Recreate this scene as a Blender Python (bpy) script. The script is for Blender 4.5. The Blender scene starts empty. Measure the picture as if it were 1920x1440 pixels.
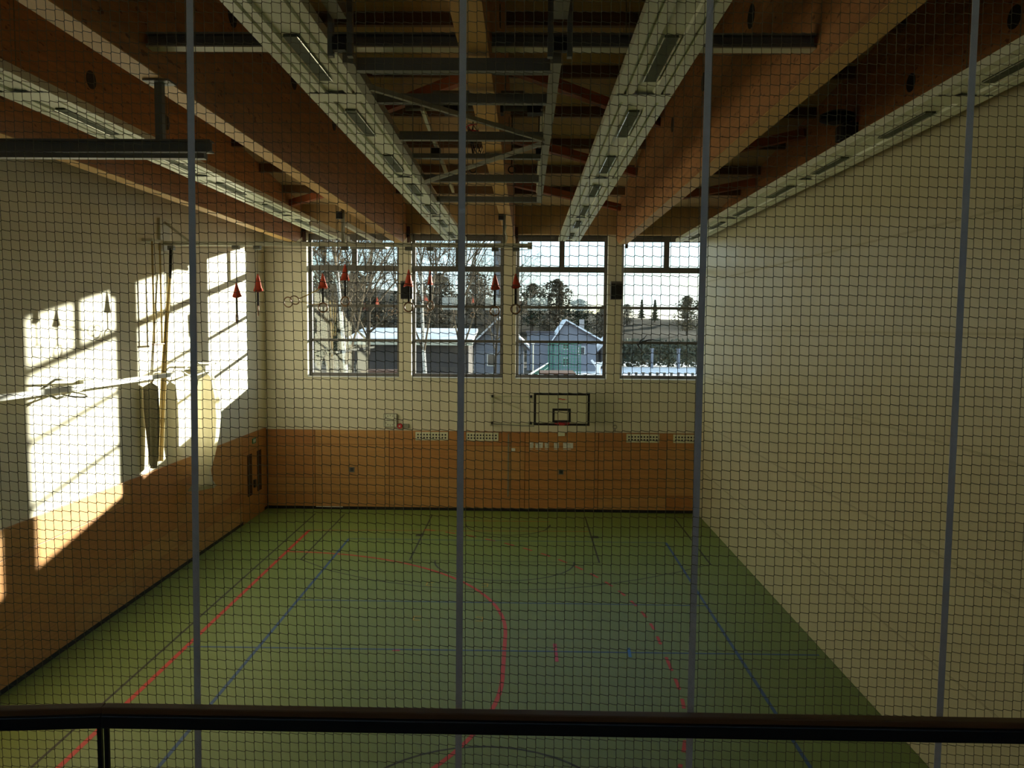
import bpy, math, random
from mathutils import Vector, Matrix, noise

# ------------------------------------------------------------------ camera
scene = bpy.context.scene
COL = scene.collection
CAM_Z = 6.145
YAW, PITCH, ROLL = 0.016676, 0.072020, 0.0085      # left, down, counter-clockwise (rad)
cam_data = bpy.data.cameras.new('camera')
cam_data.sensor_fit = 'HORIZONTAL'
cam_data.sensor_width = 36.0
cam_data.lens = 36.0 * 1500.0 / 1920.0
cam_data.clip_start = 0.05
cam_data.clip_end = 1500
cam = bpy.data.objects.new('camera', cam_data)
COL.objects.link(cam)
cam.matrix_world = (Matrix.Translation((0, 0, CAM_Z)) @ Matrix.Rotation(YAW, 4, 'Z')
                    @ Matrix.Rotation(math.pi / 2 - PITCH, 4, 'X') @ Matrix.Rotation(ROLL, 4, 'Z'))
scene.camera = cam

# ------------------------------------------------------------------ light and exposure
SUN_DIR = Vector((0.862, 1.0, 0.212)).normalized()    # towards the sun
SUN_EL = math.asin(SUN_DIR.z)
SUN_AZ = math.atan2(SUN_DIR.x, SUN_DIR.y)
scene.view_settings.view_transform = 'Standard'
scene.view_settings.look = 'None'
scene.view_settings.exposure = 0.0
scene.view_settings.gamma = 1.0
scene.view_settings.use_curve_mapping = False

world = bpy.data.worlds.new('world')
scene.world = world
world.use_nodes = True
wt = world.node_tree
wt.nodes.clear()
w_out = wt.nodes.new('ShaderNodeOutputWorld')
w_bg = wt.nodes.new('ShaderNodeBackground')
w_sky = wt.nodes.new('ShaderNodeTexSky')
w_sky.sky_type = 'NISHITA'
w_sky.sun_disc = False
w_sky.sun_elevation = SUN_EL
w_sky.sun_rotation = SUN_AZ
w_sky.altitude = 300
w_sky.air_density = 1.0
w_sky.dust_density = 0.6
w_sky.ozone_density = 3.0
# soft broken cloud over the whole sky
w_co = wt.nodes.new('ShaderNodeTexCoord')
w_map = wt.nodes.new('ShaderNodeMapping')
w_map.inputs['Scale'].default_value = (2.2, 2.2, 7.0)
w_noise = wt.nodes.new('ShaderNodeTexNoise')
w_noise.inputs['Scale'].default_value = 2.0
w_noise.inputs['Detail'].default_value = 6
w_ramp = wt.nodes.new('ShaderNodeValToRGB')
w_ramp.color_ramp.elements[0].position = 0.36
w_ramp.color_ramp.elements[1].position = 0.66
w_mix = wt.nodes.new('ShaderNodeMix')
w_mix.data_type = 'RGBA'
w_mix.inputs[7].default_value = (5.6, 6.9, 7.9, 1)
wt.links.new(w_co.outputs['Generated'], w_map.inputs['Vector'])
wt.links.new(w_map.outputs['Vector'], w_noise.inputs['Vector'])
wt.links.new(w_noise.outputs['Fac'], w_ramp.inputs['Fac'])
wt.links.new(w_ramp.outputs['Color'], w_mix.inputs[0])
wt.links.new(w_sky.outputs['Color'], w_mix.inputs[6])
wt.links.new(w_mix.outputs[2], w_bg.inputs['Color'])
w_bg.inputs['Strength'].default_value = 0.36
wt.links.new(w_bg.outputs['Background'], w_out.inputs['Surface'])

sun_data = bpy.data.lights.new('sun', 'SUN')
sun_data.energy = 26.0
sun_data.color = (1.0, 0.93, 0.78)
sun_data.angle = math.radians(0.6)
sun = bpy.data.objects.new('sun', sun_data)
COL.objects.link(sun)
sun.rotation_euler = SUN_DIR.to_track_quat('Z', 'Y').to_euler()
sun.location = (20, 30, 20)

# ------------------------------------------------------------------ materials
MATS = {}


def mat(name, col, rough=0.7, metal=0.0, var=0.0, vscale=3.0, stretch=None, col2=None,
        bump=0.0, bscale=40.0, spec=0.5, thr=None):
    """Principled material; col2/var give a procedural colour variation in object space."""
    m = bpy.data.materials.new(name)
    m.use_nodes = True
    nt = m.node_tree
    b = nt.nodes['Principled BSDF']
    b.inputs['Roughness'].default_value = rough
    b.inputs['Metallic'].default_value = metal
    b.inputs['Specular IOR Level'].default_value = spec
    c1 = (*col, 1)
    b.inputs['Base Color'].default_value = c1
    if var > 0 or col2 is not None or bump > 0:
        tc = nt.nodes.new('ShaderNodeTexCoord')
        mp = nt.nodes.new('ShaderNodeMapping')
        mp.inputs['Scale'].default_value = stretch or (1, 1, 1)
        nt.links.new(tc.outputs['Object'], mp.inputs['Vector'])
    if var > 0 or col2 is not None:
        n = nt.nodes.new('ShaderNodeTexNoise')
        n.inputs['Scale'].default_value = vscale
        n.inputs['Detail'].default_value = 5
        nt.links.new(mp.outputs['Vector'], n.inputs['Vector'])
        r = nt.nodes.new('ShaderNodeValToRGB')
        lo, hi = thr or (0.3, 0.7)
        r.color_ramp.elements[0].position = lo
        r.color_ramp.elements[1].position = hi
        cc = col2 or tuple(x * (1 - var) for x in col)
        r.color_ramp.elements[0].color = (*cc, 1)
        r.color_ramp.elements[1].color = c1
        nt.links.new(n.outputs['Fac'], r.inputs['Fac'])
        nt.links.new(r.outputs['Color'], b.inputs['Base Color'])
    if bump > 0:
        n2 = nt.nodes.new('ShaderNodeTexNoise')
        n2.inputs['Scale'].default_value = bscale
        n2.inputs['Detail'].default_value = 3
        nt.links.new(mp.outputs['Vector'], n2.inputs['Vector'])
        bp = nt.nodes.new('ShaderNodeBump')
        bp.inputs['Strength'].default_value = bump
        bp.inputs['Distance'].default_value = 0.01
        nt.links.new(n2.outputs['Fac'], bp.inputs['Height'])
        nt.links.new(bp.outputs['Normal'], b.inputs['Normal'])
    MATS[name] = m
    return m


def glass_mat(name, refl=0.11, tint=(0.93, 0.96, 0.95)):
    m = bpy.data.materials.new(name)
    m.use_nodes = True
    nt = m.node_tree
    nt.nodes.clear()
    o = nt.nodes.new('ShaderNodeOutputMaterial')
    mx = nt.nodes.new('ShaderNodeMixShader')
    tr = nt.nodes.new('ShaderNodeBsdfTransparent')
    gl = nt.nodes.new('ShaderNodeBsdfGlossy')
    tr.inputs['Color'].default_value = (*tint, 1)
    gl.inputs['Roughness'].default_value = 0.0
    mx.inputs['Fac'].default_value = refl
    nt.links.new(tr.outputs[0], mx.inputs[1])
    nt.links.new(gl.outputs[0], mx.inputs[2])
    nt.links.new(mx.outputs[0], o.inputs['Surface'])
    MATS[name] = m
    return m


mat('plaster', (0.80, 0.755, 0.60), 0.85, var=0.05, vscale=1.5, bump=0.15, bscale=60)
mat('plywood_wall', (0.55, 0.38, 0.19), 0.6, var=0.18, vscale=3, stretch=(6, 6, 0.7))
mat('beech', (0.58, 0.27, 0.085), 0.42, var=0.22, vscale=2.2, stretch=(0.6, 0.6, 9))
mat('beech_b', (0.60, 0.31, 0.105), 0.42, var=0.2, vscale=2.0, stretch=(0.6, 0.6, 8))
mat('beech_c', (0.54, 0.235, 0.075), 0.42, var=0.2, vscale=2.4, stretch=(0.6, 0.6, 10))
mat('joint_dark', (0.10, 0.04, 0.014), 0.7)
mat('black_skirting', (0.008, 0.008, 0.012), 0.5)
mat('floor_green', (0.185, 0.265, 0.06), 0.48, var=0.06, vscale=0.8, bump=0.05, bscale=150, spec=0.35)
mat('line_black', (0.02, 0.025, 0.012), 0.6)
mat('line_red', (0.62, 0.045, 0.03), 0.55)
mat('line_red_thin', (0.50, 0.10, 0.025), 0.6)
mat('line_pink', (0.60, 0.05, 0.12), 0.55)
mat('line_blue', (0.035, 0.10, 0.27), 0.6)
mat('line_blue_dash', (0.03, 0.20, 0.62), 0.6)
mat('line_yellow', (0.62, 0.42, 0.05), 0.6)
mat('glulam', (0.55, 0.255, 0.095), 0.55, var=0.35, vscale=1.6, stretch=(8, 0.5, 8), bump=0.2, bscale=8)
_g = MATS['glulam'].node_tree
_b = _g.nodes['Principled BSDF']
_src = _b.inputs['Base Color'].links[0].from_socket
_tc = _g.nodes.new('ShaderNodeTexCoord')
_mp = _g.nodes.new('ShaderNodeMapping')
_mp.inputs['Scale'].default_value = (3, 2.2, 5.5)
_vo = _g.nodes.new('ShaderNodeTexNoise')
_vo.inputs['Scale'].default_value = 2.6
_vo.inputs['Detail'].default_value = 1.0
_rp = _g.nodes.new('ShaderNodeValToRGB')
_rp.color_ramp.elements[0].position = 0.66
_rp.color_ramp.elements[0].color = (1, 1, 1, 1)
_rp.color_ramp.elements[1].position = 0.72
_rp.color_ramp.elements[1].color = (0.42, 0.34, 0.28, 1)
_mu = _g.nodes.new('ShaderNodeMix')
_mu.data_type = 'RGBA'
_mu.blend_type = 'MULTIPLY'
_mu.inputs[0].default_value = 1.0
_g.links.new(_tc.outputs['Object'], _mp.inputs['Vector'])
_g.links.new(_mp.outputs['Vector'], _vo.inputs['Vector'])
_g.links.new(_vo.outputs['Fac'], _rp.inputs['Fac'])
_g.links.new(_src, _mu.inputs[6])
_g.links.new(_rp.outputs['Color'], _mu.inputs[7])
_g.links.new(_mu.outputs[2], _b.inputs['Base Color'])
mat('glulam_lit_under', (0.66, 0.40, 0.14), 0.55, var=0.15, vscale=2, stretch=(4, 0.6, 4))  # paler tone paints in the light on the beam undersides
mat('deck', (0.60, 0.44, 0.23), 0.7, var=0.16, vscale=2.2, stretch=(0.6, 8, 1))
mat('purlin', (0.20, 0.115, 0.055), 0.6, var=0.25, vscale=2, stretch=(0.5, 6, 6))
mat('brace_red', (0.42, 0.13, 0.05), 0.6, var=0.2, vscale=2)
mat('panel_white', (0.74, 0.78, 0.64), 0.38, var=0.03)
mat('panel_groove', (0.50, 0.53, 0.42), 0.5)
mat('lamp_dark', (0.10, 0.12, 0.085), 0.8, var=0.1)
mat('lamp_reflector', (0.80, 0.82, 0.74), 0.25, metal=0.5)
mat('steel_dark', (0.20, 0.21, 0.20), 0.5, metal=0.1, var=0.1)
mat('steel_grey', (0.30, 0.30, 0.24), 0.5, metal=0.2, var=0.1)
mat('steel_light', (0.62, 0.61, 0.48), 0.5, var=0.05)
mat('black_plastic', (0.012, 0.012, 0.013), 0.45)
mat('black_cloth', (0.012, 0.012, 0.014), 0.9)
mat('frame_grey', (0.125, 0.115, 0.105), 0.45, var=0.06)
mat('sill_white', (0.84, 0.83, 0.78), 0.5)
glass_mat('window_glass')
mat('red_cloth', (0.60, 0.075, 0.035), 0.75, var=0.2, vscale=12)
mat('red_paint', (0.55, 0.03, 0.04), 0.4)
mat('ring_wood', (0.22, 0.115, 0.05), 0.45, var=0.2, vscale=10)
mat('rope_tan', (0.50, 0.37, 0.15), 0.9, var=0.35, vscale=30, stretch=(1, 1, 4), bump=0.6, bscale=60)
mat('wire', (0.22, 0.20, 0.13), 0.5, metal=0.4)
mat('white_cloth', (0.84, 0.82, 0.72), 0.9, var=0.08, vscale=5)
_m = MATS['white_cloth'].node_tree
_tr = _m.nodes.new('ShaderNodeBsdfTranslucent')
_tr.inputs['Color'].default_value = (0.85, 0.80, 0.62, 1)
_mx = _m.nodes.new('ShaderNodeMixShader')
_mx.inputs['Fac'].default_value = 0.45
_m.links.new(_m.nodes['Principled BSDF'].outputs[0], _mx.inputs[1])
_m.links.new(_tr.outputs[0], _mx.inputs[2])
_m.links.new(_mx.outputs[0], _m.nodes['Material Output'].inputs['Surface'])
mat('net_cloth', (0.42, 0.38, 0.25), 0.9, var=0.45, vscale=25, stretch=(3, 3, 1))
mat('curtain_cloth', (0.56, 0.53, 0.35), 0.38, var=0.05, vscale=1.2, bump=0.12, bscale=14)
mat('curtain_seam', (0.46, 0.43, 0.28), 0.75)
mat('net_cord', (0.20, 0.195, 0.14), 0.8)
mat('strap_grey', (0.76, 0.76, 0.80), 0.7, var=0.08, vscale=30, bump=0.2, bscale=200)
mat('rail_wood', (0.16, 0.075, 0.03), 0.4, var=0.2, vscale=3, stretch=(0.5, 8, 8))
mat('rail_steel', (0.03, 0.035, 0.045), 0.3, metal=0.6)
mat('board_white', (0.72, 0.71, 0.52), 0.5, var=0.03)
mat('matt_white', (0.82, 0.81, 0.75), 0.7)
mat('mark_grey', (0.30, 0.29, 0.26), 0.7)
mat('clock_face', (0.72, 0.74, 0.60), 0.5)
mat('vent_cream', (0.80, 0.78, 0.58), 0.5)
mat('sign_green', (0.03, 0.22, 0.12), 0.5)
mat('sign_white', (0.75, 0.8, 0.75), 0.5)
mat('door_glass', (0.012, 0.012, 0.012), 0.12)
mat('concrete', (0.36, 0.35, 0.31), 0.85, var=0.1)
mat('bark', (0.085, 0.068, 0.05), 0.9, var=0.3, vscale=6, spec=0.05)
mat('twig', (0.16, 0.125, 0.085), 0.9, var=0.3, vscale=6, spec=0.05)
mat('birch', (0.72, 0.69, 0.62), 0.8, col2=(0.08, 0.07, 0.06), vscale=6, stretch=(1, 1, 3), thr=(0.36, 0.46), spec=0.05)
mat('conifer', (0.06, 0.075, 0.05), 0.9, var=0.4, vscale=1.0, spec=0.05)
mat('scrub', (0.16, 0.135, 0.095), 0.9, var=0.4, vscale=1.0, spec=0.05)
mat('hillside', (0.055, 0.047, 0.034), 0.95, col2=(0.03, 0.026, 0.018), vscale=0.12, thr=(0.35, 0.65), spec=0.05)
mat('wet_ground', (0.13, 0.115, 0.09), 0.9, col2=(0.07, 0.06, 0.045), vscale=0.2, spec=0.05)
mat('snow_ground', (0.80, 0.82, 0.86), 0.8, col2=(0.55, 0.56, 0.58), vscale=0.15, thr=(0.30, 0.5))
mat('snow', (0.82, 0.84, 0.88), 0.8)
mat('house_wall', (0.23, 0.24, 0.28), 0.85, var=0.05, spec=0.05)
mat('house_dark', (0.10, 0.09, 0.085), 0.85, var=0.2, vscale=1, spec=0.05)
mat('roof_tile', (0.10, 0.09, 0.10), 0.8, spec=0.05)
mat('house_pane', (0.03, 0.035, 0.045), 0.15)
mat('chimney_grey', (0.22, 0.22, 0.23), 0.9, var=0.1)
mat('fence_green', (0.07, 0.26, 0.20), 0.5)
mat('shed_brown', (0.11, 0.065, 0.05), 0.8, var=0.2, vscale=2, spec=0.05)
mat('hedge', (0.11, 0.125, 0.095), 0.95, var=0.4, vscale=1.2, spec=0.05)

# ------------------------------------------------------------------ mesh helpers


class MB:
    """Collects boxes, tubes and prisms, then links them as one mesh object."""

    def __init__(self):
        self.v, self.f = [], []

    def quadbox(self, p):                      # 8 corners: bottom 4 ccw, top 4 ccw
        n = len(self.v)
        self.v += [tuple(q) for q in p]
        for q in ((0, 3, 2, 1), (4, 5, 6, 7), (0, 1, 5, 4), (1, 2, 6, 5), (2, 3, 7, 6), (3, 0, 4, 7)):
            self.f.append(tuple(n + i for i in q))
        return self

    def box(self, x0, x1, y0, y1, z0, z1):
        return self.quadbox([(x0, y0, z0), (x1, y0, z0), (x1, y1, z0), (x0, y1, z0),
                             (x0, y0, z1), (x1, y0, z1), (x1, y1, z1), (x0, y1, z1)])

    def cbox(self, c, s):
        return self.box(c[0] - s[0] / 2, c[0] + s[0] / 2, c[1] - s[1] / 2, c[1] + s[1] / 2,
                        c[2] - s[2] / 2, c[2] + s[2] / 2)

    def bar(self, a, b, w, h, up=(0, 0, 1)):
        """rectangular bar from a to b; w across, h along 'up'."""
        a, b = Vector(a), Vector(b)
        d = (b - a).normalized()
        u = Vector(up)
        if abs(d.dot(u)) > 0.98:
            u = Vector((0, 1, 0))
        s = d.cross(u).normalized()
        u = s.cross(d).normalized()
        s, u = s * w / 2, u * h / 2
        return self.quadbox([a - s - u, b - s - u, b + s - u, a + s - u,
                             a - s + u, b - s + u, b + s + u, a + s + u])

    def tube(self, pts, r, n=8, cap=True):
        pts = [Vector(p) for p in pts]
        rs = r if isinstance(r, (list, tuple)) else [r] * len(pts)
        base = len(self.v)
        up = Vector((0.13, 0.21, 0.97))
        for i, p in enumerate(pts):
            d = (pts[min(i + 1, len(pts) - 1)] - pts[max(i - 1, 0)]).normalized()
            if abs(d.dot(up)) > 0.95:
                up = Vector((0.97, 0.13, 0.21))
            s = d.cross(up).normalized()
            t = s.cross(d).normalized()
            for k in range(n):
                a = 2 * math.pi * k / n
                self.v.append(tuple(p + (s * math.cos(a) + t * math.sin(a)) * rs[i]))
        for i in range(len(pts) - 1):
            for k in range(n):
                a, b = base + i * n + k, base + i * n + (k + 1) % n
                self.f.append((a, b, b + n, a + n))
        if cap:
            self.f.append(tuple(base + k for k in range(n))[::-1])
            self.f.append(tuple(base + (len(pts) - 1) * n + k for k in range(n)))
        return self

    def torus(self, c, R, r, axis=(0, 1, 0), n=24, m=8):
        c, ax = Vector(c), Vector(axis).normalized()
        s = ax.cross(Vector((0, 0, 1)))
        s = s.normalized() if s.length > 0.01 else Vector((1, 0, 0))
        t = ax.cross(s).normalized()
        base = len(self.v)
        for i in range(n):
            a = 2 * math.pi * i / n
            o = s * math.cos(a) + t * math.sin(a)
            for k in range(m):
                b = 2 * math.pi * k / m
                self.v.append(tuple(c + o * (R + r * math.cos(b)) + ax * r * math.sin(b)))
        for i in range(n):
            for k in range(m):
                self.f.append((base + i * m + k, base + ((i + 1) % n) * m + k,
                               base + ((i + 1) % n) * m + (k + 1) % m, base + i * m + (k + 1) % m))
        return self

    def disc(self, c, r, axis, th, n=20):
        c, ax = Vector(c), Vector(axis).normalized() * th / 2
        return self.tube([c - ax, c + ax], r, n)

    def prism(self, poly, d):
        """poly: 3-D points (ccw), extruded by vector d."""
        n, k = len(self.v), len(poly)
        d = Vector(d)
        self.v += [tuple(p) for p in poly] + [tuple(Vector(p) + d) for p in poly]
        self.f.append(tuple(range(n + k - 1, n - 1, -1)))
        self.f.append(tuple(range(n + k, n + 2 * k)))
        for i in range(k):
            j = (i + 1) % k
            self.f.append((n + i, n + j, n + k + j, n + k + i))
        return self

    def build(self, name, material, parent=None, smooth=False, bevel=0.0, origin=None):
        me = bpy.data.meshes.new(name)
        vs = self.v
        if origin is not None:
            o = Vector(origin)
            vs = [tuple(Vector(q) - o) for q in vs]
        me.from_pydata(vs, [], self.f)
        me.update()
        me.materials.append(MATS[material] if isinstance(material, str) else material)
        if smooth:
            for p in me.polygons:
                p.use_smooth = True
        ob = bpy.data.objects.new(name, me)
        COL.objects.link(ob)
        if origin is not None:
            ob.location = origin
        if parent is not None:
            ob.parent = parent
            ob.matrix_parent_inverse = Matrix.Identity(4)
            if origin is not None:
                ob.location = Vector(origin)
            off = parent.get('_o')
            if off is not None:
                ob.location = Vector(ob.location) - Vector(off)
        if bevel > 0:
            bv = ob.modifiers.new('bevel', 'BEVEL')
            bv.width = bevel
            bv.segments = 2
            bv.limit_method = 'ANGLE'
        return ob


ROOTS = []


def tag(o, label, cat, group=None, kind=None):
    o['label'] = label
    o['category'] = cat
    if group:
        o['group'] = group
    if kind:
        o['kind'] = kind
    return o


def thing(name, loc, label, cat, group=None, kind=None):
    """an Empty at the thing's base; parts are given in world coordinates"""
    o = bpy.data.objects.new(name, None)
    o.empty_display_size = 0.2
    COL.objects.link(o)
    o.location = loc
    o['_o'] = tuple(loc)
    ROOTS.append(o)
    return tag(o, label, cat, group, kind)


def sub(parent_part, ob):
    """make ob a sub-part of a part whose own origin is at its thing's base frame"""
    return ob


def copy_tree(o, parent=None):
    c = o.copy()
    COL.objects.link(c)
    c.parent = parent
    if parent is None:
        ROOTS.append(c)
    for ch in list(o.children):
        copy_tree(ch, c)
    return c


# ------------------------------------------------------------------ room dimensions
XL, XC, XR = -8.62, 5.73, 11.0          # left wall, divider curtain, unseen right wall
YB, YF = -3.0, 26.3                     # back wall, far wall
GAL_Y, GAL_Z = 3.15, 3.55               # gallery edge and floor height
RIDGE_Y = 12.0
WINDOWS = [(-7.20, -4.17), (-3.76, -0.75), (-0.33, 2.66), (3.10, 6.10)]
SILL, HEAD = 4.42, 9.14
FRAME_Y = 26.62                         # window frames sit towards the outside


def roof_z(y):                          # underside of the roof boarding
    if y >= RIDGE_Y:
        return 10.05 + 0.11 * (YF - y)
    return 10.05 + 0.11 * (YF - RIDGE_Y) - 0.11 * (RIDGE_Y - y)


# ------------------------------------------------------------------ floor and its painted lines
floor = MB().box(XL - 0.3, XR, YB, YF + 0.5, -0.2, 0.0).build('floor', 'floor_green')
tag(floor, 'green sports hall floor painted with coloured court lines', 'floor', kind='structure')

LH = 0.002


def line(pts, w, m, z=LH):
    """flat painted stripe following pts on the floor"""
    mb = MB()
    P = [Vector((p[0], p[1], 0)) for p in pts]
    L, Rr = [], []
    for i, p in enumerate(P):
        d = (P[min(i + 1, len(P) - 1)] - P[max(i - 1, 0)]).normalized()
        s = Vector((-d.y, d.x, 0)) * w / 2
        L.append(p + s)
        Rr.append(p - s)
    for i in range(len(P) - 1):
        a, b, c, d = Rr[i], Rr[i + 1], L[i + 1], L[i]
        mb.quadbox([(q.x, q.y, 0.0002) for q in (a, b, c, d)] + [(q.x, q.y, z) for q in (a, b, c, d)])
    return mb.build('court_line', m, floor)


def arc(cx, cy, rx, ry, a0, a1, n=24):
    return [(cx + rx * math.cos(math.radians(a0 + (a1 - a0) * i / n)),
             cy + ry * math.sin(math.radians(a0 + (a1 - a0) * i / n))) for i in range(n + 1)]


# black lines (basketball) and the thin dark boundary
line([(-6.80, 25.6), (-6.78, 6.0)], 0.045, 'line_black', 0.0011)
line([(-5.84, 25.55), (-5.84, 20.5)], 0.045, 'line_black', 0.0012)
line([(4.87, 25.6), (4.87, 20.55)], 0.045, 'line_black', 0.0012)
line([(-2.99, 25.6), (-2.99, 20.58)], 0.045, 'line_black', 0.0012)
line([(1.98, 25.6), (1.98, 20.56)], 0.045, 'line_black', 0.0012)
line([(-2.99, 20.57), (1.98, 20.57)], 0.025, 'line_black', 0.0013)
line([(-5.84, 20.5), (-4.83, 19.57), (-3.61, 18.86), (-2.41, 18.46), (-1.3, 18.3), (-0.26, 18.28), (0.7, 18.4),
      (1.5, 18.6), (2.85, 19.22), (3.9, 19.85), (4.87, 20.55)], 0.035, 'line_black', 0.0014)
line(arc(-0.5, 20.57, 1.82, 1.6, 180, 360), 0.04, 'line_black', 0.0015)
line(arc(-0.5, 24.5, 1.31, 1.3, 180, 360), 0.045, 'line_black', 0.0015)
line(arc(-0.5, 9.4, 1.9, 1.9, 0, 180), 0.04, 'line_black', 0.0015)
for x, y in ((-3.06, 23.1), (2.08, 23.12)):
    line([(x - 0.11, y), (x + 0.11, y)], 0.26, 'line_black', 0.0016)
# red handball lines
line([(-6.43, 23.5), (-6.40, 6.0)], 0.085, 'line_red', 0.0018)
line([(-6.46, 23.5), (1.95, 23.75)], 0.035, 'line_red_thin', 0.0019)
line([(-1.89, 24.88), (0.82, 24.92)], 0.035, 'line_red_thin', 0.0019)
pts = ([(-6.4, 21.2)] + arc(-6.4, 15.6, 6.05, 5.6, 86, 0, 26) + arc(-6.4, 13.6, 6.05, 5.6, 0, -80, 24))
line(pts, 0.075, 'line_red', 0.0020)
A = arc(-6.4, 15.6, 9.08, 8.8, 68, 0, 60) + [(2.68, 15.2), (2.68, 14.9), (2.68, 14.6), (2.68, 14.3), (2.68, 14.0), (2.68, 13.7)] \
    + arc(-6.4, 13.6, 9.08, 8.8, 0, -40, 36)
acc, seg, on = 0.0, [A[0]], True
for i in range(1, len(A)):
    acc += math.dist(A[i], A[i - 1])
    seg.append(A[i])
    if acc > 0.30:
        if on and len(seg) > 1:
            line(seg, 0.06, 'line_red', 0.0017)
        on = not on
        acc, seg = 0.0, [A[i]]
line([(0.62, 15.15), (0.63, 14.32)], 0.065, 'line_pink', 0.0021)
line([(-2.47, 14.73), (-2.33, 14.73)], 0.07, 'line_pink', 0.0021)
# blue volleyball lines
line([(-5.04, 22.6), (-5.04, 6.0)], 0.06, 'line_blue', 0.0022)
line([(4.07, 22.6), (4.05, 6.0)], 0.06, 'line_blue', 0.0022)
line([(-5.04, 22.59), (4.07, 22.59)], 0.03, 'line_blue', 0.0023)
line([(-5.04, 17.42), (4.06, 17.42)], 0.04, 'line_blue', 0.0023)
line([(-6.4, 14.75), (5.6, 14.8)], 0.05, 'line_blue', 0.0023)
line([(2.03, 15.0), (2.01, 14.57)], 0.06, 'line_blue_dash', 0.0025)
# small yellow corner marks
for x, y, s in ((-2.3, 18.64, 1), (-2.3, 16.4, 1), (-0.85, 18.6, -1), (-0.85, 16.4, -1)):
    line([(x + 0.14 * s, y + 0.11), (x, y + 0.11), (x, y - 0.11), (x + 0.14 * s, y - 0.11)], 0.03, 'line_yellow', 0.0026)

# ------------------------------------------------------------------ far wall
wf = MB()
edges = [XL - 0.5] + [e for w in WINDOWS for e in w] + [XR]
for i in range(0, len(edges), 2):
    wf.box(edges[i], edges[i + 1], YF, YF + 0.5, SILL, HEAD)
wf.box(XL - 0.5, XR, YF, YF + 0.5, -0.2, SILL)
wall_far = wf.build('wall_far', 'plaster')
tag(wall_far, 'cream plastered end wall with four tall windows above wood panelling', 'wall', kind='structure')
MB().box(XL - 0.5, XR, YF, YF + 0.5, HEAD, 10.6).build('header_panel', 'plywood_wall', wall_far)

ROWS = [(0.10, 0.575), (0.585, 1.065), (1.075, 2.185), (2.195, 2.665)]
BE = ['beech', 'beech_b', 'beech_c']
random.seed(4)
COLS_F = [(XL + 0.05, -6.975), (-6.965, -4.495), (-4.485, 0.005), (0.015, 2.435), (2.445, 4.685), (4.695, 7.2)]
gate_cols = (1, 3)


def panel(x0, x1, y0, y1, z0, z1, m, parent):
    b = MB().box(x0, x1, y0, y1, z0, z1).build('panel', m, parent, bevel=0.004)
    return b


for ci, (a, b) in enumerate(COLS_F):
    if ci in gate_cols:
        continue
    sub_edges = [a, b] if b - a < 3 else [a, a + (b - a) * 0.52, b]
    for k in range(len(sub_edges) - 1):
        for (z0, z1) in ROWS:
            panel(sub_edges[k] + 0.004, sub_edges[k + 1] - 0.004, YF - 0.045, YF + 0.01, z0, z1, random.choice(BE), wall_far)
MB().box(XL + 0.02, 7.2, YF - 0.02, YF + 0.005, 0.0, 2.66).build('backing_board', 'joint_dark', wall_far)
# equipment-room gates, flush with the panelling
for gi, ci in enumerate(gate_cols):
    a, b = COLS_F[ci]
    g = thing('door_%d' % (gi + 2), ((a + b) / 2, YF - 0.03, 0.08),
              ['wide wood-panelled equipment gate below the wall clock', 'wide wood-panelled equipment gate below the basketball hoop'][gi],
              'gate', kind='structure')
    for (z0, z1) in ROWS:
        panel(a + 0.006, b - 0.006, YF - 0.05, YF + 0.01, z0, z1, ['beech_b', 'beech'][gi], g)
    hx = (-5.74, 1.21)[gi]
    h = MB().cbox((hx, YF - 0.056, 1.345), (0.17, 0.012, 0.17)).build('handle_plate', 'steel_dark', g)
    MB().cbox((hx, YF - 0.063, 1.345), (0.11, 0.006, 0.11)).build('handle_recess', 'black_plastic', g)
MB().box(-6.95, -6.05, YF - 0.06, YF - 0.05, 0.075, 0.10).build('painted_gap_light', 'sill_white', bpy.data.objects['door_2'])  # white strip painted in for light showing under the gate
bb = MB().box(XL + 0.02, XC, YF - 0.03, YF, 0.0, 0.10).build('baseboard_far', 'black_skirting')
tag(bb, 'black skirting strip at the foot of the end wall', 'baseboard', kind='structure')

# ------------------------------------------------------------------ left wall
wall_left = MB().box(XL - 0.4, XL, YB, YF + 0.02, -0.2, 11.9).build('wall_left', 'plaster')
tag(wall_left, 'cream plastered side wall catching patches of low sun', 'wall', kind='structure')
ROWS_L = [(0.10, 0.60), (0.61, 1.09), (1.10, 2.22), (2.23, 2.73)]
ys = [1.0 + 2.30 * i for i in range(11)] + [23.95]
ys[-2] = 23.95
ys = sorted(set(round(y, 3) for y in ys if y <= 23.95))
for i in range(len(ys) - 1):
    for (z0, z1) in ROWS_L:
        panel(XL - 0.01, XL + 0.035, ys[i] + 0.005, ys[i + 1] - 0.005, z0, z1, random.choice(BE), wall_left)
panel(XL - 0.01, XL + 0.035, 23.96, YF - 0.06, 2.20, 2.73, 'beech', wall_left)
panel(XL - 0.01, XL + 0.035, 25.97, YF - 0.06, 0.10, 2.19, 'beech_c', wall_left)
bb = MB().box(XL, XL + 0.025, 1.0, YF - 0.04, 0.0, 0.10).build('baseboard_left', 'black_skirting')
tag(bb, 'black skirting strip along the sunlit side wall', 'baseboard', kind='structure')
MB().box(XL - 0.005, XL + 0.015, 1.0, YF - 0.05, 0.0, 2.725).build('backing_board', 'joint_dark', wall_left)
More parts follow.
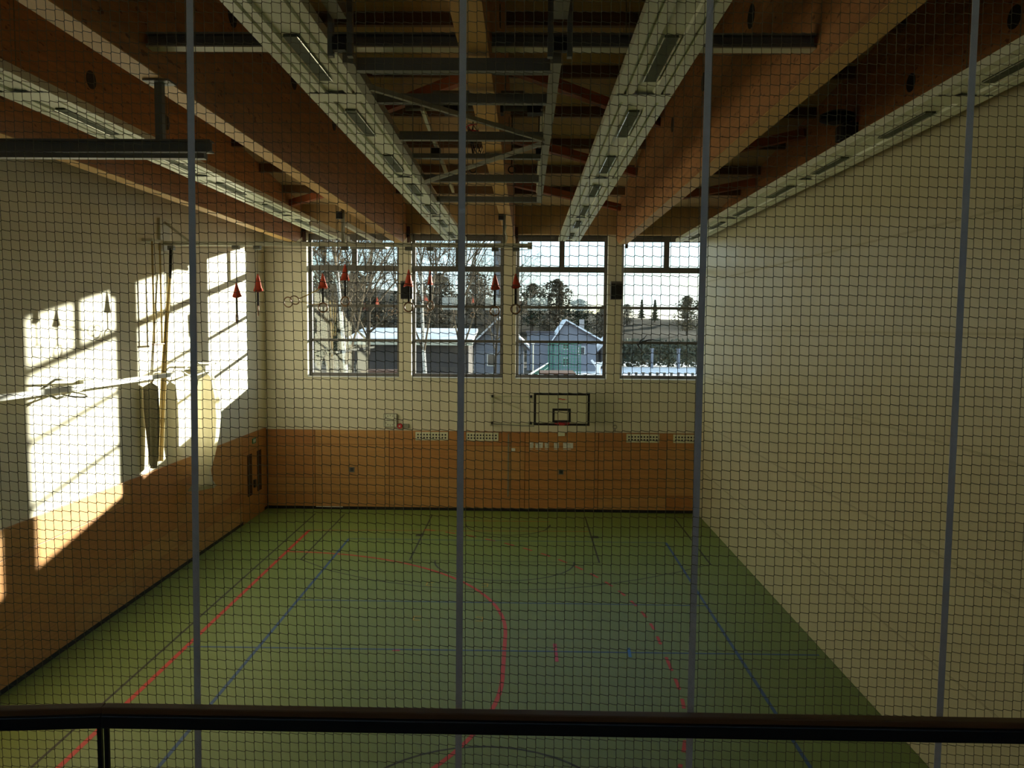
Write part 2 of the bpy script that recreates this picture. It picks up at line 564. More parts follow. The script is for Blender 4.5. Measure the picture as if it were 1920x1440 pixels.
# double door near the corner
d = thing('door_1', (XL + 0.03, 24.95, 0.0), 'wooden double door with two tall dark glass strips beside the corner', 'door', kind='structure')
for (y0, y1, g0, g1) in ((23.98, 24.965, 24.38, 24.78), (24.975, 25.96, 25.27, 25.67)):
    leaf = MB().box(XL - 0.01, XL + 0.04, y0, y1, 0.01, 2.185).build('door_leaf', 'beech', d, bevel=0.004)
    MB().box(XL + 0.035, XL + 0.048, g0, g1, 0.78, 2.09).build('door_pane', 'door_glass', d)
MB().box(XL + 0.04, XL + 0.09, 24.9, 25.06, 0.98, 1.22).build('door_handle', 'black_plastic', d)

sg = thing('exit_sign', (XL + 0.035, 25.0, 2.45), 'small green emergency exit sign above the double door', 'sign')
MB().box(XL + 0.03, XL + 0.06, 24.86, 25.16, 2.38, 2.54).build('sign_plate', 'sign_green', sg)
MB().box(XL + 0.06, XL + 0.063, 24.90, 25.00, 2.41, 2.51).build('running_figure', 'sign_white', sg)
MB().box(XL + 0.06, XL + 0.063, 25.04, 25.11, 2.42, 2.51).build('doorway_mark', 'sign_white', sg)

# ------------------------------------------------------------------ other enclosing walls, gallery
o = MB().box(XR, XR + 0.3, YB, YF + 0.5, -0.2, 11.9).build('wall_right', 'plaster')
tag(o, 'plain plastered wall of the next hall bay', 'wall', kind='structure')
BW0, BW1 = 7.2, 8.2
bw = MB().box(XL - 0.4, XR + 0.3, YB - 0.3, YB, -0.2, BW0).box(XL - 0.4, XR + 0.3, YB - 0.3, YB, BW1, 12.0)
ADDED_W = [(-6.0, -4.4), (-3.0, -1.4), (0.0, 1.6), (3.0, 4.6)]  # unseen windows added to light the net and railing from behind
be = [XL - 0.4] + [e for q in ADDED_W for e in q] + [XR + 0.3]
for i in range(0, len(be), 2):
    bw.box(be[i], be[i + 1], YB - 0.3, YB, BW0, BW1)
o = bw.build('wall_back', 'plaster')
tag(o, 'plastered wall with added clerestory windows behind the gallery', 'wall', kind='structure')
for i, (a, b) in enumerate(ADDED_W):
    w = thing('window_%d' % (i + 5), ((a + b) / 2, YB - 0.2, BW0), 'added unseen clerestory window %s, lighting the net from behind' % ('nearest the sunlit wall', 'second from the sunlit wall', 'third from the sunlit wall', 'farthest from the sunlit wall')[i],
              'window', kind='structure')
    MB().box(a, a + 0.1, YB - 0.25, YB - 0.15, BW0, BW1).box(b - 0.1, b, YB - 0.25, YB - 0.15, BW0, BW1).box(a + 0.1, b - 0.1, YB - 0.25, YB - 0.15, BW0, BW0 + 0.06).box(
        a + 0.1, b - 0.1, YB - 0.25, YB - 0.15, BW1 - 0.06, BW1).build('frame', 'frame_grey', w)
    MB().box(a + 0.09, b - 0.09, YB - 0.205, YB - 0.19, BW0 + 0.05, BW1 - 0.05).build('pane', 'window_glass', w)
o = MB().box(XL, XR, YB, GAL_Y, GAL_Z - 0.35, GAL_Z).build('floor_gallery', 'concrete')
tag(o, 'grey concrete spectator gallery slab', 'floor', kind='structure')
o = MB().box(XL, XR, GAL_Y - 0.25, GAL_Y - 0.05, 0.0, GAL_Z - 0.35).build('wall_gallery', 'beech_b')
tag(o, 'wood-clad wall beneath the spectator gallery', 'wall', kind='structure')

# ------------------------------------------------------------------ ceiling: boarding, purlins, beams
cz = MB()
for (y0, y1) in ((RIDGE_Y, YF + 0.3), (YB - 0.2, RIDGE_Y)):
    z0, z1 = roof_z(y0), roof_z(y1)
    cz.quadbox([(XL - 0.4, y0, z0), (XR + 0.3, y0, z0), (XR + 0.3, y1, z1), (XL - 0.4, y1, z1),
                (XL - 0.4, y0, z0 + 0.2), (XR + 0.3, y0, z0 + 0.2), (XR + 0.3, y1, z1 + 0.2), (XL - 0.4, y1, z1 + 0.2)])
ceiling = cz.build('ceiling', 'deck')
tag(ceiling, 'pitched timber roof boarding over the hall', 'ceiling', kind='structure')

BEAMS = [(-7.60, -7.32), (-4.18, -3.91), (-0.66, -0.38), (2.90, 3.17), (6.30, 6.58)]
BZ = 8.77
for i in range(8):
    y = 24.15 - 2.05 * i
    for j in range(-1, len(BEAMS)):
        a = XL if j < 0 else BEAMS[j][1]
        b = BEAMS[j + 1][0] if j + 1 < len(BEAMS) else XR
        z = roof_z(y)
        MB().box(a + 0.002, b - 0.002, y - 0.05, y + 0.05, z - 0.22, z + 0.004).build('purlin', 'purlin', ceiling)
for (x0, y0, x1, y1) in ((-0.37, 15.2, 2.89, 18.0), (-0.37, 19.0, 2.89, 21.6), (-0.37, 22.6, 2.89, 25.2), (3.18, 24.9, 6.29, 22.4),
                         (-3.9, 18.0, -0.67, 15.2), (3.18, 21.2, 6.29, 18.6), (-7.3, 24.9, -4.2, 22.3)):
    MB().bar((x0, y0, roof_z(y0) - 0.33), (x1, y1, roof_z(y1) - 0.33), 0.16, 0.20).build('brace', 'brace_red', ceiling)

beam_lbl = ['glued timber roof beam nearest the sunlit side wall', 'glued timber roof beam carrying the hanging steel track',
            'glued timber roof beam above the folded ceiling hoop frame', 'glued timber roof beam ending over the speaker pier beside the curtained window',
            'dark glued timber roof beam just behind the divider curtain']
for i, (a, b) in enumerate(BEAMS):
    t = thing('roof_beam', ((a + b) / 2, 14.0, BZ), beam_lbl[i], 'beam', 'glued timber roof beams', 'structure')
    for (y0, y1) in ((-2.9, RIDGE_Y), (RIDGE_Y, YF - 0.001)):
        mb = MB()
        end_lift = 0.0
        if y1 > 20:
            # the far end is cut off at a slant
            yc = y1 - 0.75
            poly = [(a, y0, BZ), (a, yc, BZ), (a, y1, BZ + 0.24), (a, y1, roof_z(y1) + 0.004), (a, y0, roof_z(y0) + 0.004)]
        else:
            poly = [(a, y0, BZ), (a, y1, BZ), (a, y1, roof_z(y1) + 0.004), (a, y0, roof_z(y0) + 0.004)]
        mb.prism(poly[::-1], (b - a, 0, 0))
        mb.build('timber', 'glulam', t)
    MB().box(a + 0.003, b - 0.003, -2.9, YF - 0.76, BZ - 0.012, BZ).build('lit_underside', 'glulam_lit_under', t)  # thin layer carrying the painted-in light of the bottom face
    if i < 4:
        MB().box((a + b) / 2 + 0.16, (a + b) / 2 + 0.24, YF - 0.14, YF - 0.002, 8.70, 9.35).build('bearing_post', 'shed_brown', t)
    # round drilled service holes and cover plates along the side facing the middle
    fx = b if a < 0 else a
    for yh in (10.8, 13.6, 16.4):
        sg = 1 if a < 0 else -1
        MB().disc((fx + 0.004 * sg, yh, 10.2), 0.15, (1, 0, 0), 0.012).build('hole_cover', 'black_plastic', t)

# ------------------------------------------------------------------ windows
win_lbl = ['tall grey-framed window nearest the sunlit side wall, bare trees outside', 'tall grey-framed window between the ring rail ends, birch trees outside',
           'tall grey-framed window above the basketball backboard', 'tall grey-framed window cut off by the divider curtain']
for i, (a, b) in enumerate(WINDOWS):
    w = thing('window_%d' % (i + 1), ((a + b) / 2, FRAME_Y, SILL), win_lbl[i], 'window', kind='structure')
    y0, y1 = FRAME_Y - 0.05, FRAME_Y + 0.05
    f = 0.10
    fr = MB()
    fr.box(a, a + f, y0, y1, SILL + 0.02, HEAD).box(b - f, b, y0, y1, SILL + 0.02, HEAD)
    fr.box(a + f, b - f, y0, y1, SILL + 0.02, SILL + 0.13).box(a + f, b - f, y0, y1, HEAD - 0.2, HEAD)
    fr.build('frame', 'frame_grey', w)
    zt, z2, z1_ = 8.02, 6.78, 5.64
    xm = (a + b) / 2
    MB().box(a + f, b - f, y0, y1, zt - 0.09, zt + 0.09).build('transom', 'frame_grey', w)
    MB().box(xm - 0.085, xm + 0.085, y0, y1, zt + 0.09, HEAD - 0.2).build('mullion', 'frame_grey', w)
    MB().box(a + f, b - f, y0 + 0.01, y1, z2 - 0.045, z2 + 0.045).build('glazing_bar', 'frame_grey', w)
    MB().box(a + f, b - f, y0 + 0.01, y1, z1_ - 0.045, z1_ + 0.045).build('glazing_bar', 'frame_grey', w)
    for (pa, pb, za, zb) in ((a + f, xm - 0.085, zt + 0.09, HEAD - 0.2), (xm + 0.085, b - f, zt + 0.09, HEAD - 0.2),
                             (a + f, b - f, z2 + 0.045, zt - 0.09), (a + f, b - f, z1_ + 0.045, z2 - 0.045),
                             (a + f, b - f, SILL + 0.13, z1_ - 0.045)):
        MB().box(pa - 0.01, pb + 0.01, FRAME_Y + 0.005, FRAME_Y + 0.020, za - 0.01, zb + 0.01).build('pane', 'window_glass', w)
    # opener gear under the head and the sill board
    for gx in (a + 0.45, a + 1.05, b - 1.05, b - 0.45):
        MB().box(gx - 0.22, gx + 0.22, y0 - 0.03, y0, HEAD - 0.13, HEAD - 0.05).build('opener_arm', 'frame_grey', w)
    MB().box(a + 0.002, b - 0.002, YF - 0.04, y0, SILL, SILL + 0.02).build('sill', 'sill_white', w)

# ------------------------------------------------------------------ divider curtain
cur = thing('divider_curtain', (XC, 15.0, 0.0), 'cream hall divider curtain hanging from roof to floor', 'curtain')
ny, nz = 130, 46
verts, faces = [], []
CY0, CY1, CZ1 = 2.6, YF - 0.03, 9.02
for side in (0, 1):
    for j in range(nz + 1):
        z = 0.01 + (CZ1 - 0.01) * j / nz
        for i in range(ny + 1):
            y = CY0 + (CY1 - CY0) * i / ny
            q = noise.noise(Vector((y * 0.35, z * 0.22, 3.1))) * 0.05 + noise.noise(Vector((y * 1.1 + z * 0.9, z * 0.5 - y * 0.2, 7.7))) * 0.014
            q *= min(1.0, z / 1.5) * min(1.0, (CY1 - y) / 1.0)
            verts.append((XC + q + side * 0.03, y, z))
n1 = (ny + 1) * (nz + 1)
for side in (0, 1):
    for j in range(nz):
        for i in range(ny):
            a = side * n1 + j * (ny + 1) + i
            fc = (a, a + 1, a + ny + 2, a + ny + 1)
            faces.append(fc if side else fc[::-1])
for j in range(nz):
    for i in (0, ny):
        a = j * (ny + 1) + i
        faces.append((a, a + ny + 1, a + n1 + ny + 1, a + n1))
mb = MB()
mb.v, mb.f = verts, faces
mb.build('cloth', 'curtain_cloth', cur, smooth=True)
for k, zc in enumerate((1.5, 3.05, 4.6, 6.1, 7.6)):
    pts = []
    for i in range(ny + 1):
        y = CY0 + (CY1 - CY0) * i / ny
        z = zc
        q = noise.noise(Vector((y * 0.35, z * 0.22, 3.1))) * 0.05 + noise.noise(Vector((y * 1.1 + z * 0.9, z * 0.5 - y * 0.2, 7.7))) * 0.014
        q *= min(1.0, z / 1.5) * min(1.0, (CY1 - y) / 1.0)
        pts.append((XC + q - 0.001, y, z))
    mb = MB()
    for i in range(ny):
        p, q = Vector(pts[i]), Vector(pts[i + 1])
        mb.bar(p, q, 0.006, 0.030)
    mb.build('seam', 'curtain_seam', cur)
MB().box(XC - 0.05, XC + 0.08, CY0, CY1, CZ1, CZ1 + 0.1).build('top_batten', 'steel_grey', cur)

# ------------------------------------------------------------------ radiant ceiling panels with lamps
PZ = 8.845
strip_lbl = ['long white radiant ceiling panel nearest the sunlit side wall', 'long white radiant ceiling panel left of the folded hoop frame',
             'long white radiant ceiling panel right of the folded hoop frame', 'long white radiant ceiling panel along the divider curtain']
for si, cx in enumerate((-5.96, -2.25, 1.34, 5.04)):
    t = thing('radiant_ceiling_panel', (cx, 14.0, PZ), strip_lbl[si], 'ceiling panel', 'radiant ceiling panels')
    W = 0.34
    joints = [25.6 - 5.3 * k for k in range(5)] + [-1.0]
    for k in range(5):
        y1, y0 = joints[k], joints[k + 1]
        # folded sheet profile: edge flange, three shallow grooves
        prof = [(-W, 0.10), (-W, 0.0), (-0.235, 0.0), (-0.228, 0.035), (-0.202, 0.035), (-0.195, 0.0),
                (-0.115, 0.0), (-0.10, 0.03), (0.10, 0.03), (0.115, 0.0),
                (0.195, 0.0), (0.202, 0.035), (0.228, 0.035), (0.235, 0.0), (W, 0.0), (W, 0.10), (0, 0.10)]
        MB().prism([(cx + p[0], y0 + 0.003, PZ + p[1]) for p in prof], (0, y1 - y0 - 0.006, 0)).build('section', 'panel_white', t)
        # cover plate across the joint
        if k < 4:
            pl = MB().box(cx - W + 0.004, cx + W - 0.004, y0 - 0.16, y0 + 0.16, PZ - 0.006, PZ + 0.002).build('joint_plate', 'panel_white', t)
            for q in (-0.27, -0.09, 0.09, 0.27):
                MB().box(cx + q - 0.035, cx + q + 0.035, y0 - 0.19, y0 - 0.163, PZ - 0.004, PZ + 0.001).build('slot', 'black_plastic', pl)
        for (ya, yb) in ((y0 + 0.62, y0 + 1.98), (y0 + 3.32, y0 + 4.68)):
            if yb < 4:
                continue
            lm = MB().box(cx - 0.065, cx + 0.065, ya, yb, PZ + 0.004, PZ + 0.03).build('lamp', 'lamp_dark', t)
            for s in (-1, 1):
                MB().prism([(cx + s * 0.065, ya, PZ + 0.002), (cx + s * 0.080, ya, PZ - 0.003), (cx + s * 0.080, ya, PZ + 0.004), (cx + s * 0.065, ya, PZ + 0.012)],
                           (0, yb - ya, 0)).build('reflector', 'lamp_reflector', lm)
    for yh in (4.0, 9.0, 14.0, 19.0, 24.0):
        for s in (-1, 1):
            MB().tube([(cx + s * 0.28, yh, PZ + 0.10), (cx + s * 0.28, yh, roof_z(yh) - 0.01)], 0.006, 5).build('hanger_rod', 'wire', t)

# ------------------------------------------------------------------ steel in the roof


def ibeam_x(mb, x0, x1, y, z0, z1, w=0.14, tf=0.02, tw=0.02):
    mb.box(x0, x1, y - w / 2, y + w / 2, z0, z0 + tf).box(x0, x1, y - w / 2, y + w / 2, z1 - tf, z1)
    mb.box(x0, x1, y - tw / 2, y + tw / 2, z0 + tf, z1 - tf)
    return mb


gl = ['steel cross girder between the hanging-track beam and the middle beam', 'steel cross girder between the middle beam and the next beam']
for (a, b), l in zip(((-3.905, -0.665), (-0.375, 2.895)), gl):
    g = thing('steel_girder', ((a + b) / 2, 8.4, 8.96), l, 'girder', 'steel cross girders')
    ibeam_x(MB(), a, b, 8.4, 8.975, 9.11).build('profile', 'steel_dark', g)
    MB().box(a, b, 8.325, 8.475, 8.960, 8.974).build('bottom_plate', 'steel_light', g)

tr = thing('hanging_track', (-5.8, 8.8, 7.92), 'dark steel track beam hung on a post below the roof beam', 'track beam')
ibeam_x(MB(), XL + 0.01, -3.43, 8.8, 8.0, 8.13, 0.12).build('track_beam', 'steel_dark', tr)
MB().box(XL + 0.01, -3.5, 8.75, 8.85, 7.93, 7.985).build('lower_rail', 'steel_dark', tr)
for px in (-3.99, -7.46):
    MB().box(px - 0.04, px + 0.04, 8.76, 8.84, 8.13, 8.745).build('hanger_post', 'steel_dark', tr)
    MB().box(px - 0.14, px + 0.14, 8.70, 8.90, 8.735, 8.757).build('head_plate', 'steel_dark', tr)

# folded ceiling basketball frame
rg = thing('ceiling_hoop_frame', (-0.72, 11.5, 8.6), 'folded grey steel basketball frame hung under the roof', 'hoop frame')
RL, RR = (-1.70, -1.84), (0.26, 0.24)
for (xa, xb) in (RL, RR):
    MB().bar((xa, 7.7, 8.66), (xb, 16.2, 8.66), 0.10, 0.11).build('side_rail', 'steel_grey', rg)
for y, h, z in ((7.95, 0.12, 8.66), (9.1, 0.10, 8.66), (10.85, 0.11, 8.66), (13.9, 0.12, 8.66), (16.15, 0.11, 8.66), (8.75, 0.06, 8.86), (12.3, 0.07, 8.70)):
    f = (y - 7.7) / 8.5
    MB().box(-1.66 - 0.13 * f, 0.225, y - 0.05, y + 0.05, z - h / 2, z + h / 2).build('cross_bar', 'steel_dark', rg)
MB().bar((-1.62, 8.4, 8.58), (0.2, 10.75, 8.60), 0.05, 0.05).build('diagonal_brace', 'steel_grey', rg)
MB().bar((0.2, 10.95, 8.60), (-1.74, 13.8, 8.58), 0.05, 0.05).build('diagonal_brace', 'steel_grey', rg)
for (xp, s) in ((-1.74, -1), (0.29, 1)):
    for dx in (-0.09, 0.09):
        MB().box(xp + dx - 0.025, xp + dx + 0.025, 7.55, 7.62, 8.62, 10.2).build('hanger_post', 'steel_dark', rg)
    MB().box(xp - 0.065, xp + 0.065, 2.5, 7.55, 8.95, 9.07).build('pull_rail', 'steel_grey', rg)
    MB().box(xp - 0.06, xp + 0.06, 7.50, 7.58, 8.66, 8.78).build('motor_box', 'black_plastic', rg)
# long swing arms, winch shaft and boxes above the frame
MB().tube([(-1.7, 11.3, 9.15), (0.2, 11.3, 9.15)], 0.04, 10).build('winch_shaft', 'steel_dark', rg)
for bx in (-1.05, -0.45, 0.1):
    MB().cbox((bx, 11.3, 9.17), (0.22, 0.2, 0.2)).build('winch_box', 'black_plastic', rg)
for bx in (-1.45, 0.2):
    MB().cbox((bx, 12.9, 8.86), (0.14, 0.16, 0.16)).build('pulley_block', 'black_plastic', rg)
    MB().bar((bx, 11.2, 9.12), (bx, 15.9, 8.78), 0.05, 0.07).build('swing_arm', 'steel_light', rg)
# folded board with its hoop and net
MB().box(-1.35, -0.05, 11.55, 12.35, 9.42, 9.46).build('backboard', 'steel_grey', rg)
hp = MB().torus((-0.72, 12.6, 9.2), 0.225, 0.012, (0, 0, 1), 28, 6).build('hoop', 'red_paint', rg, smooth=True)
nb = MB()
for k in range(12):
    for s in (1, -1):
        P = []
        for j in range(5):
            a = 2 * math.pi * (k + s * j * 0.5) / 12
            r = 0.22 - 0.022 * j
            P.append((-0.72 + r * math.cos(a), 12.6 + r * math.sin(a), 9.2 - 0.1 * j))
        nb.tube(P, 0.005, 4)
nb.build('hoop_net', 'black_cloth', hp)
for k, hx in enumerate((-0.98, -0.28, 0.2)):
    MB().torus((hx, 14.6, 8.95), 0.06, 0.012, (0, 1, 0), 14, 5).build('shackle', 'black_plastic', rg)
    MB().tube([(hx, 14.6, 9.0), (hx, 14.6, 9.9)], 0.01, 5).build('cable', 'black_plastic', rg)

# spotlight on the far-right beam
sp = thing('beam_loudspeaker', (6.2, 15.9, 10.1), 'round black loudspeaker fixed to the dark beam above the curtain panel', 'loudspeaker')
MB().tube([(5.97, 15.9, 10.12), (5.97, 15.9, 10.17), (5.97, 15.9, 10.27), (5.97, 15.9, 10.33)], [0.20, 0.32, 0.32, 0.20], 24).build('round_body', 'black_plastic', sp)
MB().box(6.02, 6.30, 15.65, 16.1, 9.78, 10.08).build('housing', 'black_plastic', sp, bevel=0.02)

# ------------------------------------------------------------------ ring rail in front of the windows
RY = 19.0
rr = thing('ring_rail', (-4.2, RY, 8.0), 'long pale steel rail carrying the gym rings in front of the windows', 'rail')
MB().box(XL + 0.01, 0.10, RY - 0.05, RY + 0.05, 7.99, 8.085).build('rail_beam', 'steel_light', rr)
MB().box(0.02, 0.13, RY - 0.07, RY + 0.07, 7.96, 8.11).build('end_cap', 'steel_light', rr)
MB().tube([(-8.4, RY - 0.085, 7.93), (0.06, RY - 0.085, 7.93)], 0.008, 5).build('control_cable', 'wire', rr)
for hx, top in ((-4.33, roof_z(RY)), (-0.53, BZ)):
    MB().box(hx - 0.035, hx + 0.035, RY - 0.035, RY + 0.035, 8.085, top - 0.005).build('hanger_post', 'steel_grey', rr)
    MB().cbox((hx - 0.07, RY - 0.06, 8.71), (0.13, 0.12, 0.17)).build('motor_box', 'black_plastic', rr)
    MB().tube([(hx + 0.05, RY - 0.04, 8.5), (hx + 0.02, RY - 0.05, 8.35), (hx + 0.07, RY - 0.05, 8.22), (hx + 0.04, RY - 0.04, 8.1)], 0.016, 6).build('chain', 'lamp_reflector', rr)
MB().box(XL, XL + 0.06, RY - 0.25, RY + 0.25, 7.85, 8.6).build('wall_bracket', 'steel_light', rr)
MB().bar((XL + 0.03, RY, 8.55), (-8.0, RY, 8.1), 0.05, 0.05).build('bracket_strut', 'steel_light', rr)
for hx, y1 in ((-4.38, 25.3), (-5.2, 25.3)):
    MB().box(hx - 0.05, hx + 0.05, RY + 0.4, y1, 8.52, 8.62).build('track', 'steel_light', rr)
    for yy in (RY + 1, 22, 25):
        MB().tube([(hx, yy, 8.62), (hx, yy, roof_z(yy) - 0.01)], 0.012, 6).build('track_rod', 'wire', rr)
MB().box(-5.3, -4.3, 24.2, 24.35, 8.44, 8.52).build('track_tie', 'steel_dark', rr)

RINGS = [(-6.88, 7.10, 6.78, 6.28, 80, 'edge-on gym ring with dark red cone against the sunlit wall patch'),
         (-6.37, 7.31, 6.92, 6.46, 70, 'gym ring seen nearly edge-on with a red cone, just before the corner'),
         (-4.82, 7.33, 7.01, 6.55, 5, 'gym ring with sunlit red cone in the corner window, lower of its pair'),
         (-4.29, 7.56, 7.20, 6.70, 12, 'gym ring with red cone hanging highest, in front of the window by the corner'),
         (-2.78, 7.44, 7.07, 6.58, 3, 'gym ring with red cone hanging in front of the black wall speaker'),
         (-2.27, 7.44, 7.12, 6.62, 40, 'gym ring turned half sideways with slim red cone, beside the speaker pier'),
         (-0.74, 7.36, 7.01, 6.50, 4, 'gym ring with red cone in front of the second window near its pier'),
         (-0.25, 7.36, 7.05, 6.55, 6, 'gym ring with red cone in front of the bare pier at the rail end')]
for (x, zc, zb, zr, rot, lbl) in RINGS:
    t = thing('gym_ring', (x, RY, zr), lbl, 'gym ring', 'gym rings hanging from the rail')
    MB().cbox((x, RY, 7.945), (0.16, 0.12, 0.08)).build('trolley', 'steel_dark', t)
    MB().tube([(x, RY, 7.92), (x, RY, zc)], 0.007, 5).build('cable', 'wire', t)
    # soft four-sided cone of red cloth
    mb = MB()
    n0 = 12
    prof = [(zc + 0.02, 0.015), (zc - 0.08, 0.04), (zb + 0.08, 0.085), (zb, 0.115)]
    sq = 0.55 if rot in (40,) else 1.0
    for z, r in prof:
        for k in range(n0):
            a = 2 * math.pi * k / n0
            wv = 1 + 0.16 * math.cos(3 * a + x) * (r / 0.115)
            mb.v.append((x + r * wv * math.cos(a) * sq, RY + r * wv * math.sin(a) * 0.7, z + 0.02 * math.cos(2 * a + x) * (r / 0.115)))
    for i in range(len(prof) - 1):
        for k in range(n0):
            mb.f.append((i * n0 + k, (i + 1) * n0 + k, (i + 1) * n0 + (k + 1) % n0, i * n0 + (k + 1) % n0))
    mb.f.append(tuple(range(n0))[::-1])
    mb.f.append(tuple((len(prof) - 1) * n0 + k for k in range(n0)))
    mb.build('cone', 'red_cloth', t, smooth=True)
    MB().box(x - 0.024, x + 0.024, RY - 0.004, RY + 0.004, zr + 0.10, zb + 0.02).build('strap', 'black_cloth', t)
    MB().torus((x, RY, zr), 0.108, 0.018, (math.sin(math.radians(rot)), math.cos(math.radians(rot)), 0), 28, 8).build('ring', 'ring_wood', t, smooth=True)
    if zr == 6.28 or zr == 6.46:
        pass
# pair of rings pulled aside on a line
t = thing('tied_ring_pair', (-5.65, RY + 0.3, 6.6), 'two small wooden rings tied aside on a slack line before the corner', 'gym ring')
MB().torus((-5.74, RY + 0.3, 6.68), 0.12, 0.014, (0.3, 1, 0.1), 24, 8).build('ring', 'ring_wood', t, smooth=True)
MB().torus((-5.58, RY + 0.3, 6.73), 0.11, 0.014, (0.1, 1, 0.5), 24, 8).build('ring', 'ring_wood', t, smooth=True)
MB().tube([(-5.48, RY + 0.3, 6.76), (-5.2, RY + 0.25, 6.88), (-4.84, RY + 0.02, 7.02)], 0.014, 6).build('line', 'rope_tan', t)
MB().tube([(-5.45, RY + 0.3, 6.70), (-5.1, RY + 0.25, 6.62), (-4.84, RY + 0.02, 6.66)], 0.008, 6).build('line', 'rope_tan', t)

# ------------------------------------------------------------------ gear along the left wall
t = thing('climbing_ropes', (-8.45, 18.3, 2.95), 'bundle of tan climbing ropes gathered against the sunlit wall', 'climbing ropes')
MB().cbox((-8.41, 18.98, 7.925), (0.14, 0.12, 0.10)).build('trolley', 'steel_dark', t)
MB().tube([(-8.41, 18.95, 7.92), (-8.42, 18.9, 7.2)], 0.035, 8).build('sleeve', 'black_cloth', t)
random.seed(11)
for k in range(6):
    ox, oy = random.uniform(-0.05, 0.05), random.uniform(-0.07, 0.07)
    MB().tube([(-8.42 + ox * 0.3, 18.9 + oy * .3, 7.25), (-8.43 + ox * .6, 18.7 + oy, 6.2), (-8.43 + ox, 18.5 + oy, 5.0),
               (-8.44 + ox, 18.38 + oy * 1.5, 4.0), (-8.45 + ox, 18.27 + oy * 1.4, 2.95)], 0.019, 6).build('rope', 'rope_tan', t)
t = thing('gathered_net', (-8.45, 17.9, 2.9), 'dark netting gathered into a hanging bundle beside the climbing ropes', 'net')
mb = MB()
for z, r in ((4.8, 0.03), (4.72, 0.15), (4.2, 0.15), (3.6, 0.13), (3.1, 0.10), (2.86, 0.08)):
    for k in range(16):
        a = 2 * math.pi * k / 16
        w = 1 + 0.2 * math.cos(5 * a) + 0.12 * math.sin(3 * a + z * 2)
        mb.v.append((-8.44 + r * w * math.cos(a) * 0.9, 17.85 + 0.02 * (4.8 - z) + r * w * math.sin(a), z))
for i in range(5):
    for k in range(16):
        mb.f.append((i * 16 + k, i * 16 + (k + 1) % 16, (i + 1) * 16 + (k + 1) % 16, (i + 1) * 16 + k))
mb.f.append(tuple(range(16)))
mb.f.append(tuple(80 + k for k in range(16))[::-1])
mb.build('netting', 'net_cloth', t, smooth=True)
MB().tube([(-8.44, 17.85, 4.78), (-8.35, 17.85, 4.95)], 0.02, 6).build('tie', 'rope_tan', t)
t = thing('trapeze', (-8.4, 18.2, 5.65), 'trapeze of two pale ropes and a short crossbar near the wall', 'trapeze')
for y in (17.98, 18.36):
    MB().tube([(-8.40, y, 8.0), (-8.40, y, 5.68)], 0.022, 6).build('rope', 'rope_tan', t)
MB().tube([(-8.40, 17.9, 5.67), (-8.40, 18.44, 5.67)], 0.024, 8).build('crossbar', 'ring_wood', t)
MB().box(XL, -8.38, 17.95, 18.4, 7.98, 8.04).build('bracket', 'steel_light', t)

t = thing('wall_tube', (-8.18, 10.0, 4.95), 'long white horizontal tube on brackets along the sunlit wall', 'wall tube')
MB().box(-8.22, -8.14, 1.5, 18.75, 4.915, 5.015).build('tube', 'sill_white', t, bevel=0.01)
for y in (3.0, 8.0, 12.6, 18.5):
    MB().bar((XL, y, 4.96), (-8.22, y, 4.96), 0.06, 0.06).build('bracket', 'steel_light', t)
hoop_lbl = ['grey folding bracket on the white wall tube, nearer the gallery', 'pale folding bracket on the wall above the hanging white cloth']
for k, (y0, dz) in enumerate(((13.4, 0.0), (19.1, 0.03))):
    t = thing('folding_bracket', (-8.25, y0 + 1, 4.8), hoop_lbl[k], 'bracket', 'folding brackets on the side wall')
    pts = [(-8.27, y0, 4.97 + dz), (-8.27, y0 + 0.5, 5.14 + dz), (-8.27, y0 + 2.1, 5.06 + dz), (-8.27, y0 + 2.5, 5.08 + dz)]
    if k:
        pts = pts[:3]
    MB().tube(pts, 0.022, 8).build('upper_strut', 'steel_light', t)
    MB().box(-8.30, -8.24, y0 + 1.35, y0 + (2.3 if not k else 1.55), 4.90, 5.06).build('board_edge', 'steel_grey', t)
    MB().tube([(-8.27, y0 + 0.05, 4.98), (-8.25, y0 + 0.5, 4.80 + dz), (-8.25, y0 + 1.3, 4.90)], 0.02, 8).build('lower_strut', 'steel_light', t)
    if not k:
        MB().torus((-8.1, y0 + 0.75, 4.86), 0.22, 0.014, (0.2, 0, 1), 24, 6).build('hoop', 'steel_grey', t, smooth=True)
    MB().bar((XL, y0 + 1.9 - 0.4 * k, 4.97), (-8.28, y0 + 1.9 - 0.4 * k, 4.97), 0.08, 0.14).build('wall_plate', 'steel_light', t)

t = thing('hanging_cloth', (-8.05, 19.9, 1.95), 'white cloth gathered into a long bundle hanging by the sunlit wall', 'cloth')
mb = MB()
prof = [(4.86, 0.05, 0.0), (4.78, 0.17, 0.0), (4.3, 0.25, 0.03), (3.8, 0.27, 0.04), (3.3, 0.24, 0.02), (2.8, 0.20, -0.05), (2.4, 0.17, -0.13), (2.15, 0.22, -0.15), (1.97, 0.33, -0.17),
        (1.99, 0.30, -0.17), (2.2, 0.15, -0.15), (2.5, 0.08, -0.12)]
nn = 28
for (z, r, ox) in prof:
    for k in range(nn):
        a = 2 * math.pi * k / nn
        w = 1 + 0.10 * math.cos(6 * a + z) + 0.06 * math.sin(9 * a + z * 1.7)
        mb.v.append((-8.02 + ox + r * w * math.cos(a), 19.95 + r * w * math.sin(a), z + 0.04 * math.cos(a)))
for i in range(len(prof) - 1):
    for k in range(nn):
        mb.f.append((i * nn + k, i * nn + (k + 1) % nn, (i + 1) * nn + (k + 1) % nn, (i + 1) * nn + k))
mb.f.append(tuple(range(nn)))
mb.f.append(tuple((len(prof) - 1) * nn + k for k in range(nn)))
